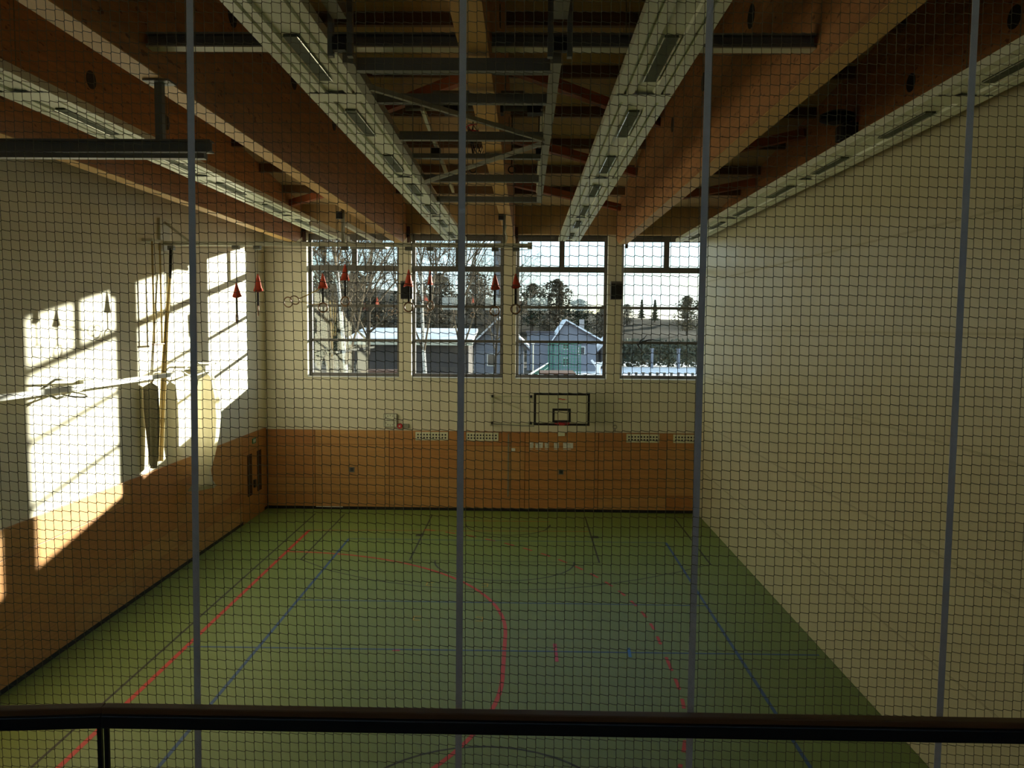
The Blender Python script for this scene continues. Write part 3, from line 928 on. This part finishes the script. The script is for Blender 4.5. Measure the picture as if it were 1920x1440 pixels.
mb.build('drape', 'white_cloth', t, smooth=True)
MB().tube([(-8.02, 19.95, 4.84), (-8.10, 19.95, 5.05), (-8.27, 19.95, 5.18)], 0.018, 6).build('hook', 'steel_grey', t)

# ------------------------------------------------------------------ things on the far wall
FY = YF - 0.05
for k, (x, z, lbl) in enumerate(((-3.885, 7.30, 'black wall loudspeaker behind the red cones on the pier'),
                                 (2.92, 7.34, 'black wall loudspeaker on the pier beside the curtained window'))):
    t = thing('wall_loudspeaker', (x, YF - 0.1, z - 0.28), lbl, 'loudspeaker', 'wall loudspeakers')
    MB().prism([(x - 0.19, YF - 0.26, z - 0.30), (x + 0.19, YF - 0.26, z - 0.30), (x + 0.19, YF - 0.30, z + 0.28), (x - 0.19, YF - 0.30, z + 0.28)][::-1], (0, 0.24, 0)).build('cabinet', 'frame_grey', t)
    MB().prism([(x - 0.17, YF - 0.264, z - 0.28), (x + 0.17, YF - 0.264, z - 0.28), (x + 0.17, YF - 0.298, z + 0.20), (x - 0.17, YF - 0.298, z + 0.20)][::-1], (0, -0.012, 0)).build('grille', 'black_cloth', t)
    MB().box(x - 0.06, x + 0.06, YF - 0.07, YF, z - 0.1, z + 0.1).build('mount', 'black_plastic', t)

t = thing('wall_clock', (-4.45, YF - 0.05, 2.79), 'square cream wall clock just above the wood panelling', 'clock')
MB().box(-4.67, -4.23, YF - 0.09, YF - 0.005, 2.79, 3.23).build('case', 'steel_grey', t, bevel=0.008)
MB().box(-4.655, -4.245, YF - 0.096, YF - 0.09, 2.805, 3.215).build('dial', 'clock_face', t)
for k in range(12):
    a = 2 * math.pi * k / 12
    MB().cbox((-4.45 + 0.165 * math.sin(a), YF - 0.098, 3.01 + 0.165 * math.cos(a)), (0.025, 0.004, 0.04)).build('hour_mark', 'mark_grey', t)
MB().bar((-4.45, YF - 0.101, 3.01), (-4.28, YF - 0.101, 2.995), 0.003, 0.016).build('hand', 'black_plastic', t)
MB().bar((-4.45, YF - 0.103, 3.01), (-4.58, YF - 0.103, 3.02), 0.003, 0.022).build('hand', 'black_plastic', t)
t = thing('alarm_horn', (-4.13, YF - 0.05, 2.75), 'small round red alarm horn next to the clock', 'alarm')
MB().disc((-4.14, YF - 0.05, 2.82), 0.085, (0, 1, 0), 0.09).build('horn_body', 'red_paint', t)
MB().disc((-4.14, YF - 0.10, 2.82), 0.03, (0, 1, 0), 0.012).build('horn_mouth', 'matt_white', t)
o = MB().box(-4.03, -3.84, YF - 0.07, YF - 0.002, 2.76, 2.89).build('control_box', 'steel_grey', bevel=0.008)
tag(o, 'small grey control box beside the red alarm horn', 'box')

VENTS = [(-3.62, 'perforated cream vent strip nearest the clock'), (-1.95, 'perforated cream vent strip under the empty wall bracket'),
         (3.35, 'perforated cream vent strip beyond the hoop, full length'), (4.89, 'perforated cream vent strip half hidden at the curtain')]
for x0, lbl in VENTS:
    t = thing('vent_strip', (x0 + 0.54, FY, 2.36), lbl, 'vent', 'vent strips along the panelling')
    MB().box(x0, x0 + 1.08, FY - 0.02, FY + 0.004, 2.355, 2.635).build('cover', 'vent_cream', t, bevel=0.004)
    for i in range(10):
        for j in range(2):
            MB().disc((x0 + 0.085 + i * 0.101, FY - 0.021, 2.445 + j * 0.1), 0.030, (0, 1, 0), 0.004, 10).build('hole', 'black_plastic', t)

# basketball board on a swing frame
BYY = 25.62
t = thing('basketball_hoop', (1.18, BYY, 2.95), 'cream basketball backboard with black border and red hoop on the end wall', 'basketball hoop')
bx0, bx1, bz0, bz1 = 0.28, 2.08, 2.97, 4.02
bd = MB().box(bx0, bx1, BYY, BYY + 0.04, bz0, bz1).build('backboard', 'board_white', t)
br = MB()
e = 0.072
br.box(bx0, bx1, BYY - 0.004, BYY, bz0, bz0 + e).box(bx0, bx1, BYY - 0.004, BYY, bz1 - e, bz1)
br.box(bx0, bx0 + e, BYY - 0.004, BYY, bz0 + e, bz1 - e).box(bx1 - e, bx1, BYY - 0.004, BYY, bz0 + e, bz1 - e)
br.build('border', 'black_plastic', bd)
sq = MB()
a0, a1, c0, c1 = 0.88, 1.47, 3.07, 3.52
sq.box(a0, a1, BYY - 0.004, BYY, c0, c0 + e).box(a0, a1, BYY - 0.004, BYY, c1 - e, c1)
sq.box(a0, a0 + e, BYY - 0.004, BYY, c0 + e, c1 - e).box(a1 - e, a1, BYY - 0.004, BYY, c0 + e, c1 - e)
sq.build('target_square', 'black_plastic', bd)
lg = MB().box(1.05, 1.17, BYY - 0.004, BYY, 3.815, 3.845).box(1.17, 1.28, BYY - 0.004, BYY, 3.80, 3.83).box(1.28, 1.35, BYY - 0.004, BYY, 3.80, 3.81)
lg.build('red_mark', 'line_red', bd)
hp = MB().torus((1.18, BYY - 0.37, 3.09), 0.225, 0.012, (0, 0, 1), 30, 8).build('hoop', 'red_paint', t, smooth=True)
MB().prism([(1.08, BYY - 0.14, 3.10), (1.28, BYY - 0.14, 3.10), (1.26, BYY - 0.001, 3.02), (1.10, BYY - 0.001, 3.02)], (0, 0, -0.05)).build('hoop_bracket', 'red_paint', hp)
for k in range(10):
    a = 2 * math.pi * k / 10
    MB().torus((1.18 + 0.225 * math.cos(a), BYY - 0.37 + 0.225 * math.sin(a), 3.07), 0.015, 0.003, (math.cos(a), math.sin(a), 0), 8, 4).build('net_hook', 'red_paint', hp)
sf = MB()
for x in (-1.10, 0.16):
    sf.tube([(x, YF - 0.12, 2.93), (x, YF - 0.12, 3.87)], 0.022, 8)
for z in (2.93, 3.85):
    sf.tube([(-1.10, YF - 0.12, z), (0.16, YF - 0.12, z)], 0.02, 8)
sf.tube([(-1.10, YF - 0.12, 3.80), (0.16, YF - 0.12, 3.30)], 0.015, 8)
sf.build('swing_frame', 'board_white', t)
MB().tube([(-1.08, YF - 0.15, 2.94), (-0.1, YF - 0.3, 2.90), (0.3, BYY + 0.1, 2.93)], 0.013, 6).build('stay_rod', 'steel_dark', t)
for x in (-1.13, 0.14):
    for z in (2.95, 3.83):
        MB().box(x - 0.03, x + 0.01, YF - 0.14, YF, z - 0.09, z + 0.06).build('wall_clamp', 'steel_light', t)
        MB().box(x + 0.02, x + 0.09, YF - 0.17, YF - 0.10, z - 0.02, z + 0.06).build('hinge', 'black_plastic', t)
for (x, z) in ((0.6, 3.2), (1.8, 3.2), (0.6, 3.8), (1.8, 3.8)):
    MB().bar((x, BYY + 0.04, z), (x, YF - 0.001, z), 0.05, 0.05).build('back_strut', 'board_white', t)

o = MB().cbox((-0.54, FY - 0.01, 1.55), (0.045, 0.03, 2.1)).build('wall_conduit', 'steel_grey')
tag(o, 'thin grey vertical conduit on the panelling beside the hoop gate', 'conduit')
o = MB().cbox((-0.38, FY - 0.012, 2.075), (0.14, 0.03, 0.10)).build('light_switch', 'matt_white', bevel=0.006)
tag(o, 'small white switch on the panelling next to the conduit', 'switch')
o = MB().cbox((1.21, FY - 0.015, 2.62), (0.22, 0.04, 0.15)).build('junction_box', 'vent_cream', bevel=0.006)
tag(o, 'small cream junction box directly under the basketball hoop', 'box')
PATCHES = [(0.17, 0.29, 'white patch farthest from the curtain in the row under the hoop'), (0.35, 0.60, 'wide white patch, second in the row under the hoop'),
         (0.66, 0.80, 'narrow white patch, middle of the row under the hoop'), (0.97, 1.13, 'small white patch, fourth in the row under the hoop'),
         (1.27, 1.60, 'widest white patch, nearest the curtain in the row under the hoop')]
random.seed(8)
for (x0, x1, lbl) in PATCHES:  # white patches crossed by thin grey marks
    t = thing('white_patch', ((x0 + x1) / 2, FY, 2.11), lbl, 'notice', 'white patches in a row under the hoop')
    MB().box(x0, x1, FY - 0.006, FY + 0.001, 2.14, 2.32).build('sheet', 'matt_white', t)
    MB().box(x0, x0 + (x1 - x0) * 0.8, FY - 0.006, FY + 0.001, 2.09, 2.11).build('lower_strip', 'matt_white', t)
    for k in range(4):
        xa = random.uniform(x0, x0 + (x1 - x0) * 0.4)
        MB().box(xa, min(x1, xa + random.uniform(0.05, 0.2)), FY - 0.008, FY - 0.006, 2.165 + 0.04 * k, 2.178 + 0.04 * k).build('grey_mark', 'mark_grey', t)
t = thing('cable_hook', (2.98, YF - 0.02, 2.78), 'coiled cable hung on a hook above the panelling beyond the hoop', 'cable')
MB().torus((2.97, YF - 0.03, 2.86), 0.06, 0.012, (0, 1, 0), 18, 5).build('coil', 'steel_grey', t)
MB().tube([(2.97, YF - 0.03, 2.80), (2.97, YF - 0.03, 2.70)], 0.012, 5).build('tail', 'steel_grey', t)

# dark twig-like shape stuck to the fourth window
t = thing('window_silhouette', (3.95, FRAME_Y - 0.06, 5.4), 'black branching silhouette on the pane cut off by the curtain', 'decal')
Yd = FRAME_Y - 0.075
MB().tube([(3.69, Yd, 5.56), (3.82, Yd, 5.66), (4.05, Yd, 5.73), (4.2, Yd, 5.74), (4.42, Yd, 5.72)], [0.03, 0.03, 0.025, 0.02, 0.012], 8).build('long_stroke', 'black_plastic', t)
MB().tube([(3.72, Yd, 5.58), (3.80, Yd, 5.72), (3.92, Yd, 5.80), (4.02, Yd, 5.93)], [0.028, 0.022, 0.016, 0.007], 8).build('upper_stroke', 'black_plastic', t)
MB().tube([(3.69, Yd, 5.57), (3.78, Yd, 5.44), (3.86, Yd, 5.33)], [0.028, 0.022, 0.02], 8).build('lower_stroke', 'black_plastic', t)

# ------------------------------------------------------------------ safety net across the gallery
NY = 3.6
net = thing('safety_net', (0, NY, 4.0), 'knotted ball-stop net with grey vertical straps across the gallery', 'net')
random.seed(3)
CW, CH = 0.0413, 0.0438
nx, nz = 146, 100
x0, z0 = -2.95, 3.66
K = {}
for i in range(nx + 1):
    sx = noise.noise(Vector((i * 0.07, 0, 1.3))) * 0.010
    for j in range(nz + 1):
        sag = noise.noise(Vector((i * 0.05, j * 0.05, 5))) * 0.012
        K[i, j] = Vector((x0 + i * CW + sx + noise.noise(Vector((i * 0.31, j * 0.09, 9))) * 0.003,
                          NY + noise.noise(Vector((i * 0.04, j * 0.04, 2))) * 0.02,
                          z0 + j * CH + sag + noise.noise(Vector((i * 0.11, j * 0.3, 4))) * 0.004))
mb = MB()
V, Fc = mb.v, mb.f
CR = 0.0014


def cord(a, b, r):
    d = (b - a).normalized()
    s = d.cross(Vector((0, 1, 0))).normalized() * r
    t = Vector((0, r, 0))
    n = len(V)
    for p in (a, b):
        V.extend([tuple(p + s), tuple(p + t), tuple(p - s), tuple(p - t)])
    for k in range(4):
        Fc.append((n + k, n + (k + 1) % 4, n + 4 + (k + 1) % 4, n + 4 + k))


for i in range(nx + 1):
    for j in range(nz + 1):
        k = K[i, j]
        kr, kl = k + Vector((0.0028, 0, 0.0032)), k + Vector((-0.0028, 0, -0.0032))
        cord(kl, kr, CR * 1.35)                                    # the knot
        if i < nx:
            nxt = K[i + 1, j] + Vector((-0.0028, 0, -0.0032))
            mid = (kr + nxt) / 2 + Vector((0, 0, -0.0006))
            cord(kr, mid, CR)
            cord(mid, nxt, CR)
        if j < nz:
            cord(k + Vector((0.0008, 0, 0.002)), K[i, j + 1] + Vector((-0.0008, 0, -0.002)), CR)
o = mb.build('netting', 'net_cord', net)
o['kind'] = 'stuff'
for (xa, xb) in ((-1.48, -1.52), (-0.285, -0.295), (0.785, 0.775), (1.925, 1.915)):
    MB().bar((xb, NY - 0.012, z0), (xa, NY - 0.012, 8.08), 0.004, 0.030, up=(1, 0, 0)).build('strap', 'strap_grey', net)

# ------------------------------------------------------------------ gallery railing
rl = thing('railing', (0, 3.0, GAL_Z), 'black steel gallery railing topped with a dark wooden handrail', 'railing')
P0, P1, P2 = (-3.2, 2.86), (-1.635, 3.0), (3.6, 3.0)
for a, b in ((P0, P1), (P1, P2)):
    MB().bar((*a, 4.642), (*b, 4.642), 0.045, 0.026).build('handrail', 'rail_wood', rl, bevel=0.004)
    MB().bar((a[0], a[1] - 0.004, 4.600), (b[0], b[1] - 0.004, 4.600), 0.05, 0.054).build('top_bar', 'rail_steel', rl, bevel=0.006)
for xp in (-1.648, -1.622, 3.1):
    MB().box(xp - 0.008, xp + 0.008, 2.985, 3.0, GAL_Z, 4.575).build('post', 'rail_steel', rl)
MB().bar((-3.2, 2.86, 3.75), (-1.635, 3.0, 3.75), 0.02, 0.03).build('lower_bar', 'rail_steel', rl)
MB().bar((-1.635, 3.0, 3.75), (3.6, 3.0, 3.75), 0.02, 0.03).build('lower_bar', 'rail_steel', rl)

# ------------------------------------------------------------------ outdoors
GZ = -0.5
o = MB().box(-220, 220, YF + 0.5, 420, GZ - 0.3, GZ - 0.05).build('ground', 'wet_ground')
tag(o, 'brown winter ground outside the windows', 'ground', kind='structure')
o = MB().prism([(4.2, 88, GZ - 0.06), (120, 88, GZ - 0.06), (150, 190, GZ - 0.06), (6.5, 190, GZ - 0.06)], (0, 0, 0.07)).build('snow_field', 'snow_ground')
tag(o, 'bright snow-covered playing field seen in the curtained window', 'field', kind='structure')


def ridge(x):
    pts = [(-400, 22), (-90, 20), (-60, 18.5), (-7, 15.5), (4, 14), (18, 11.5), (28, 9.8), (60, 9.3), (110, 13), (400, 18)]
    for (a, ha), (b, hb) in zip(pts, pts[1:]):
        if a <= x <= b:
            t = (x - a) / (b - a)
            return ha + (hb - ha) * t * t * (3 - 2 * t)
    return 15


def hill_z(x, y):
    t = max(0.0, min(1.0, (y - 140) / 110))
    s = t * t * (3 - 2 * t)
    return GZ - 0.5 + ridge(x * 250 / max(y, 60)) * s + noise.noise(Vector((x * 0.05, y * 0.05, 1))) * 1.2 * s


mb = MB()
gx, gy = 80, 40
for j in range(gy + 1):
    for i in range(gx + 1):
        x, y = -200 + 400 * i / gx, 130 + 260 * j / gy
        mb.v.append((x, y, hill_z(x, y)))
for j in range(gy):
    for i in range(gx):
        a = j * (gx + 1) + i
        mb.f.append((a, a + 1, a + gx + 2, a + gx + 1))
o = mb.build('hill', 'hillside', smooth=True)
tag(o, 'wooded brown hillside behind the houses', 'hill', kind='structure')


def branch_mesh(seed, h, spread, trunk_r, levels=5, birch=False):
    rnd = random.Random(seed)
    T, B = MB(), MB()

    def grow(p, d, L, r, lev):
        steps = 3 if lev else 6
        pts, rs = [p.copy()], [r]
        q = p.copy()
        dd = d.copy()
        for s in range(steps):
            dd = (dd + Vector((rnd.uniform(-1, 1), rnd.uniform(-1, 1), rnd.uniform(-0.4, 0.9))) * (0.06 if lev == 0 else 0.16)).normalized()
            q = q + dd * L / steps
            pts.append(q.copy())
            rs.append(max(0.006, r * (1 - 0.62 * (s + 1) / steps)))
        (T if lev == 0 else B).tube(pts, rs, 7 if lev == 0 else (4 if lev < 3 else 3), cap=False)
        if lev >= levels:
            return
        nchild = (13, 5, 4, 4, 3)[min(lev, 4)]
        for c in range(nchild):
            f = rnd.uniform(0.25 if lev == 0 else 0.2, 1.0)
            k = min(steps - 1, int(f * steps))
            base = pts[k].lerp(pts[k + 1], f * steps - k)
            ang = rnd.uniform(0, 2 * math.pi)
            tilt = rnd.uniform(0.45, 1.0) * spread
            ax = dd.orthogonal().normalized()
            nd = (dd * math.cos(tilt) + (Matrix.Rotation(ang, 3, dd) @ ax) * math.sin(tilt))
            nd.z += 0.12
            grow(base, nd.normalized(), L * rnd.uniform(0.36, 0.55) * (1.15 - 0.5 * f if lev == 0 else 1), max(0.009, rs[k] * 0.55), lev + 1)

    grow(Vector((0, 0, 0)), Vector((0, 0, 1)), h, trunk_r, 0)
    return T, B


def to_mesh(mb, name, m):
    me = bpy.data.meshes.new(name)
    me.from_pydata(mb.v, [], mb.f)
    me.materials.append(MATS[m])
    return me


TREES = []
for k, (seed, h, sp_, r, bir) in enumerate(((1, 15, 0.95, 0.20, False), (2, 17, 0.8, 0.16, True), (5, 12, 1.0, 0.17, False))):
    T, B = branch_mesh(seed, h, sp_, r)
    TREES.append((to_mesh(T, 'trunk', 'birch' if bir else 'bark'), to_mesh(B, 'branches', 'twig')))


def place(name, meshes, loc, rz, sc, label, cat, group):
    t = thing(name, loc, label, cat, group)
    t.rotation_euler = (0, 0, rz)
    t.scale = (sc, sc, sc)
    for nm, me in meshes:
        ob = bpy.data.objects.new(nm, me)
        COL.objects.link(ob)
        ob.parent = t
    return t


BARE = [(0, -15.5, 46, 0.3, 1.0, 'bare tree outside the corner window, close to its outer frame'),
        (2, -12.6, 52, 1.4, 1.1, 'bare tree in the middle of the corner window'),
        (1, -9.6, 44, 2.2, 0.9, 'pale-trunked bare birch at the pier edge of the corner window'),
        (0, -12.8, 64, 2.9, 1.05, 'bare tree farther back in the corner window'),
        (1, -6.9, 55, 0.9, 1.0, 'pale-trunked bare birch in the second window over the snowy carport'),
        (1, -5.0, 60, 4.2, 0.95, 'pale-trunked bare birch in the second window beside the carport end'),
        (2, -8.9, 82, 3.3, 1.2, 'bare tree in the second window behind the birches'),
        (0, -3.0, 78, 5.0, 0.72, 'small bare tree in front of the blue-shaded house'),
        (2, -17.5, 80, 0.0, 1.3, 'broad bare tree far back beyond the corner window'),
        (0, -2.2, 95, 2.0, 0.9, 'bare tree beyond the blue-shaded house'),
        (2, -20.5, 72, 2.6, 1.2, 'bare tree seen at the wall side of the corner window')]
for (k, x, y, rz, sc, lbl) in BARE:
    place('bare_tree', [('trunk', TREES[k][0]), ('branches', TREES[k][1])], (x, y, GZ), rz, sc, lbl, 'tree', 'bare trees close to the hall')


def tuft_tree(seed, h, w, conic, n=3000):
    rnd = random.Random(seed)
    T, C = MB(), MB()
    T.tube([(0, 0, 0), (0, 0, h * 0.5), (0, 0, h * 0.92)], [h * 0.028, h * 0.02, h * 0.006], 6)
    for i in range(n):
        f = rnd.random() ** (1.4 if conic else 0.8)
        z = h * (0.15 + 0.85 * f)
        if conic:
            rr_ = w * (1.02 - f) * (0.7 + 0.3 * math.sin(f * 40))
        else:
            rr_ = w * math.sqrt(max(0.02, 1 - (2 * f - 0.9) ** 2 * 0.85))
        r = rr_ * math.sqrt(rnd.random())
        a = rnd.uniform(0, 6.283)
        r *= 0.75 + 0.35 * math.sin(a * 3 + seed + z)
        c = Vector((r * math.cos(a), r * math.sin(a), z))
        s = h * rnd.uniform(0.018, 0.05)
        n0 = len(C.v)
        for q in range(3):
            C.v.append(tuple(c + Vector((rnd.uniform(-1, 1), rnd.uniform(-1, 1), rnd.uniform(-0.7, 0.7))) * s))
        C.f.append((n0, n0 + 1, n0 + 2))
    return T, C


TUFTS = []
for (seed, h, w, con, m) in ((21, 12, 3.2, True, 'conifer'), (22, 11, 4.2, False, 'scrub'), (23, 9, 3.6, False, 'conifer')):
    T, C = tuft_tree(seed, h, w, con)
    TUFTS.append((to_mesh(T, 'trunk', 'bark'), to_mesh(C, 'crown', m)))
HILLT = [(0, -3, 200, 1.15, 'tall dark conifer at the pier edge of the third window'), (2, 1.5, 190, 1.3, 'round dark tree on the hill, third window upper part'),
         (1, 7, 185, 1.25, 'brown leafless tree on the hill beside the dark round tree'), (2, 12, 180, 1.15, 'round dark tree on the hill over the snowy gable'),
         (0, 9, 215, 0.8, 'small conifer peeping behind the hill trees'), (1, 17, 175, 0.8, 'low brown tree at the end of the hill tree row'),
         (1, 4, 160, 0.7, 'low brown tree on the slope above the blue house'), (2, 20, 210, 0.6, 'small dark tree by the pier of the fourth window'),
         (1, 27, 215, 0.55, 'small brown tree on the low ridge in the fourth window'), (0, 33, 230, 0.5, 'little conifer on the low ridge in the fourth window'),
         (0, 36, 225, 0.55, 'little conifer beside another on the low ridge'), (0, 45, 228, 0.6, 'small conifer on the ridge toward the curtain'),
         (2, 44, 190, 1.35, 'tall dark tree at the curtain edge of the fourth window'), (1, 40, 200, 0.9, 'brown tree leaning by the tall dark tree'),
         (1, -12, 190, 1.2, 'brown tree on the hill in the second window'), (1, -20, 185, 1.2, 'brown tree on the hill behind the birches'),
         (2, -28, 190, 1.2, 'dark tree on the hill behind the second window birches'), (1, -38, 180, 1.25, 'brown tree on the hill behind the corner window'),
         (1, -19, 100, 0.95, 'brown thicket tree low behind the corner window trees'), (2, -25, 108, 0.9, 'dark thicket tree low behind the corner window'),
         (2, -31, 112, 1.0, 'dark thicket tree beside the wall side of the corner window'), (1, -13, 112, 0.9, 'brown thicket tree behind the carport'),
         (2, -15.5, 118, 0.85, 'dark thicket tree over the carport roof'),
         (1, -46, 185, 1.2, 'brown tree on the hill near the corner window middle'), (2, -54, 190, 1.3, 'dark tree on the hill seen by the wall side frame')]
for (k, x, y, sc, lbl) in HILLT:
    place('hill_tree', [('trunk', TUFTS[k][0]), ('crown', TUFTS[k][1])], (x, y, (hill_z(x, y) if y > 140 else GZ) - 0.4), x * 0.7, sc, lbl, 'tree', 'trees on the far hill')


def house(name, x0, x1, y, depth, ez, az, label, wall='house_wall', apx=None, windows=()):
    t = thing(name, ((x0 + x1) / 2, y + depth / 2, GZ), label, 'house')
    ax = apx if apx is not None else (x0 + x1) / 2
    MB().prism([(x0, y, GZ), (x1, y, GZ), (x1, y, ez), (ax, y, az), (x0, y, ez)][::-1], (0, depth, 0)).build('wall', wall, t)
    for (xa, xb) in ((x0, ax), (x1, ax)):
        s = 1 if xb > xa else -1
        sl = (az - ez) / abs(xb - xa)
        ea, ee = xa - s * 0.6, ez - 0.6 * sl
        pr = [(ea, y - 0.6, ee), (xb, y - 0.6, az), (xb, y - 0.6, az + 0.28), (ea, y - 0.6, ee + 0.28)]
        MB().prism(pr if s < 0 else pr[::-1], (0, depth + 1.2, 0)).build('roof', 'roof_tile', t)
        pr = [(p[0], p[1] - 0.1, p[2] + 0.29) for p in pr]
        pr[2], pr[3] = (pr[2][0], pr[2][1], pr[2][2] - 0.05), (pr[3][0], pr[3][1], pr[3][2] - 0.05)
        MB().prism(pr if s < 0 else pr[::-1], (0, depth + 1.4, 0)).build('snow_cover', 'snow', t)
    for (wx, wz, ww, wh) in windows:
        wdw = MB().box(wx - ww / 2, wx + ww / 2, y - 0.05, y, wz - wh / 2, wz + wh / 2).build('window', 'sill_white', t)
        MB().box(wx - ww / 2 + 0.1, wx + ww / 2 - 0.1, y - 0.07, y - 0.04, wz - wh / 2 + 0.1, wz + wh / 2 - 0.1).build('pane', 'house_pane', wdw)
    return t


h = house('snowy_house', 4.3, 10.6, 120, 12, 4.2, 6.75, 'pale house with snowy gable roof seen in the third window', apx=6.0,
          windows=((6.0, 3.4, 1.0, 1.3), (8.4, 2.6, 1.0, 1.2), (6.0, 0.9, 1.0, 1.2)))
MB().box(0.2, 4.29, 121, 130, GZ, 5.2).build('annex', 'house_wall', h)
MB().box(0.0, 4.35, 120.7, 130.3, 5.2, 5.4).build('annex_roof', 'roof_tile', h)
MB().box(8.3, 9.0, 124, 124.8, 5.5, 7.3).build('chimney', 'chimney_grey', h)
h = house('blue_house', -5.4, -0.2, 84, 9, 4.1, 6.6, 'blue-shaded house behind the small tree in the second window',
          windows=((-3.6, 2.6, 0.9, 1.3), (-2.2, 2.6, 0.9, 1.3), (-3.6, 0.6, 0.9, 1.2)))
h = house('low_house', 12.0, 14.6, 128, 10, 2.6, 4.0, 'low dark house with a white roof by the fourth window pier', 'house_dark', windows=((12.8, 1.2, 0.8, 1.0), (13.9, 1.2, 0.7, 1.0)))
t = thing('carport', (-8.0, 70, GZ), 'dark carport under a thick white snow roof in the second window', 'carport')
MB().box(-15, -5.0, 70, 76, GZ, 4.6).build('wall', 'house_dark', t)
MB().prism([(-15.6, 69.3, 4.7), (-15.6, 77, 5.6), (-15.6, 77, 5.9), (-15.6, 69.3, 5.0)][::-1], (11.0, 0, 0)).build('snow_roof', 'snow', t)
MB().box(-15.6, -4.6, 69.2, 69.4, 4.45, 4.72).build('fascia', 'steel_light', t)
t = thing('chimney_tower', (-5.2, 150, GZ), 'tall grey chimney tower rising behind the second window trees', 'tower')
MB().box(-6.1, -3.9, 150, 152, GZ, 24.0).build('shaft', 'chimney_grey', t)
MB().box(-6.3, -3.7, 149.8, 152.2, 24.0, 24.6).build('cap', 'chimney_grey', t)

# green pitch fence: tall ball-stop panel and the low run beside it
t = thing('pitch_fence', (3.5, 75, GZ), 'tall green bar fence of the ball pitch in the third window', 'fence')
for k in range(12):
    x = 2.15 + 0.27 * k
    MB().box(x - 0.045, x + 0.045, 75, 75.09, GZ, 4.75).build('bar', 'fence_green', t)
for k in range(18):
    z = GZ + 0.3 + 0.28 * k
    MB().box(2.1, 5.2, 75.1, 75.13, z - 0.03, z + 0.03).build('wire_rail', 'fence_green', t)
t = thing('low_fence', (0.6, 60, GZ), 'low green mesh fence running toward the tall pitch fence', 'fence')
A0, A1 = Vector((-1.0, 44, 0)), Vector((2.1, 75, 0))
for k in range(22):
    p = A0.lerp(A1, k / 21)
    MB().box(p.x - 0.04, p.x + 0.04, p.y - 0.04, p.y + 0.04, GZ, 2.7).build('bar', 'fence_green', t)
for z in (2.68, 2.3, 1.95, 1.6, 1.2, 0.8):
    MB().bar((A0.x, A0.y, z), (A1.x, A1.y, z), 0.04, 0.05).build('wire_rail', 'fence_green', t)
MB().bar((A0.x, A0.y, 2.74), (A1.x, A1.y, 2.74), 0.07, 0.06).build('snow_edge', 'snow', t)
t = thing('flat_shed', (2.6, 52, GZ), 'flat brown shed roof low in the third window', 'shed')
MB().box(1.05, 3.0, 51, 54, GZ, 2.95).build('wall', 'shed_brown', t)
MB().box(0.9, 3.2, 50.8, 54.2, 2.95, 3.2).build('roof', 'shed_brown', t)
t = thing('low_brown_wall', (-9, 45, GZ), 'low purple-brown shed top at the foot of the corner window', 'shed')
MB().box(-9.2, -7.0, 45, 47, GZ, 3.35).build('wall', 'shed_brown', t)
MB().box(-9.3, -6.9, 44.9, 47.1, 3.35, 3.55).build('roof', 'shed_brown', t)
t = thing('lamp_post', (0.9, 98, GZ), 'slim pale lamp post left of the green pitch fence', 'lamp post')
MB().tube([(0.9, 98, GZ), (0.9, 98, 4.0)], 0.07, 8).build('pole', 'steel_light', t)
MB().cbox((0.9, 98, 4.15), (0.4, 0.3, 0.35)).build('lantern', 'sill_white', t)
t = thing('forked_pillar', (8.7, 96, GZ), 'white forked pillar standing on the snow beside the green fence', 'pillar')
MB().tube([(8.7, 96, GZ), (8.7, 96, 1.2), (8.7, 96, 1.9)], [0.35, 0.28, 0.45], 10).build('shaft', 'snow', t)
MB().bar((8.7, 96, 1.2), (7.9, 96, 2.2), 0.25, 0.25).build('fork', 'snow', t)
MB().bar((8.7, 96, 1.2), (9.5, 96, 2.2), 0.25, 0.25).build('fork', 'snow', t)
# hedge and pillars behind the snow field of the fourth window
rnd = random.Random(5)
mb = MB()
for i in range(9000):
    c = Vector((rnd.uniform(15.5, 50), rnd.uniform(134, 138), GZ + (4.1 + math.sin(i) * 0.5) * rnd.random() ** 0.7))
    n0 = len(mb.v)
    for q in range(3):
        mb.v.append(tuple(c + Vector((rnd.uniform(-1, 1), rnd.uniform(-1, 1), rnd.uniform(-1, 1))) * 0.45))
    mb.f.append((n0, n0 + 1, n0 + 2))
o = mb.build('hedge', 'hedge')
tag(o, 'long dark hedge at the back of the snow field', 'hedge', kind='stuff')
PL = ['pale post before the hedge, nearest the pier', 'bluish post before the hedge, in the middle', 'bluish post before the hedge, nearest the curtain']
for k, x in enumerate((20.5, 24.8, 28.4)):
    o = MB().box(x - 0.22, x + 0.22, 130, 130.4, GZ, 2.6).box(x - 0.3, x + 0.3, 129.9, 130.5, 2.6, 2.75).build('field_post', 'house_wall')
    tag(o, PL[k], 'post', 'posts before the hedge')
BL = ['first', 'second', 'third', 'fourth', 'fifth', 'sixth', 'seventh', 'eighth', 'ninth', 'tenth']
for k in range(10):
    x = 14.0 + 0.95 * k
    t = thing('snow_bollard', (x, 108, GZ), 'small dark bollard on the snow, %s from the window pier' % BL[k], 'bollard', 'bollards on the snow')
    MB().box(x - 0.16, x + 0.16, 108, 108.3, GZ, GZ + 0.55).build('post', 'house_dark', t)
    MB().box(x - 0.2, x + 0.2, 107.95, 108.35, GZ + 0.55, GZ + 0.6).build('cap', 'steel_grey', t)

for r_ in ROOTS:
    if '_o' in r_:
        del r_['_o']
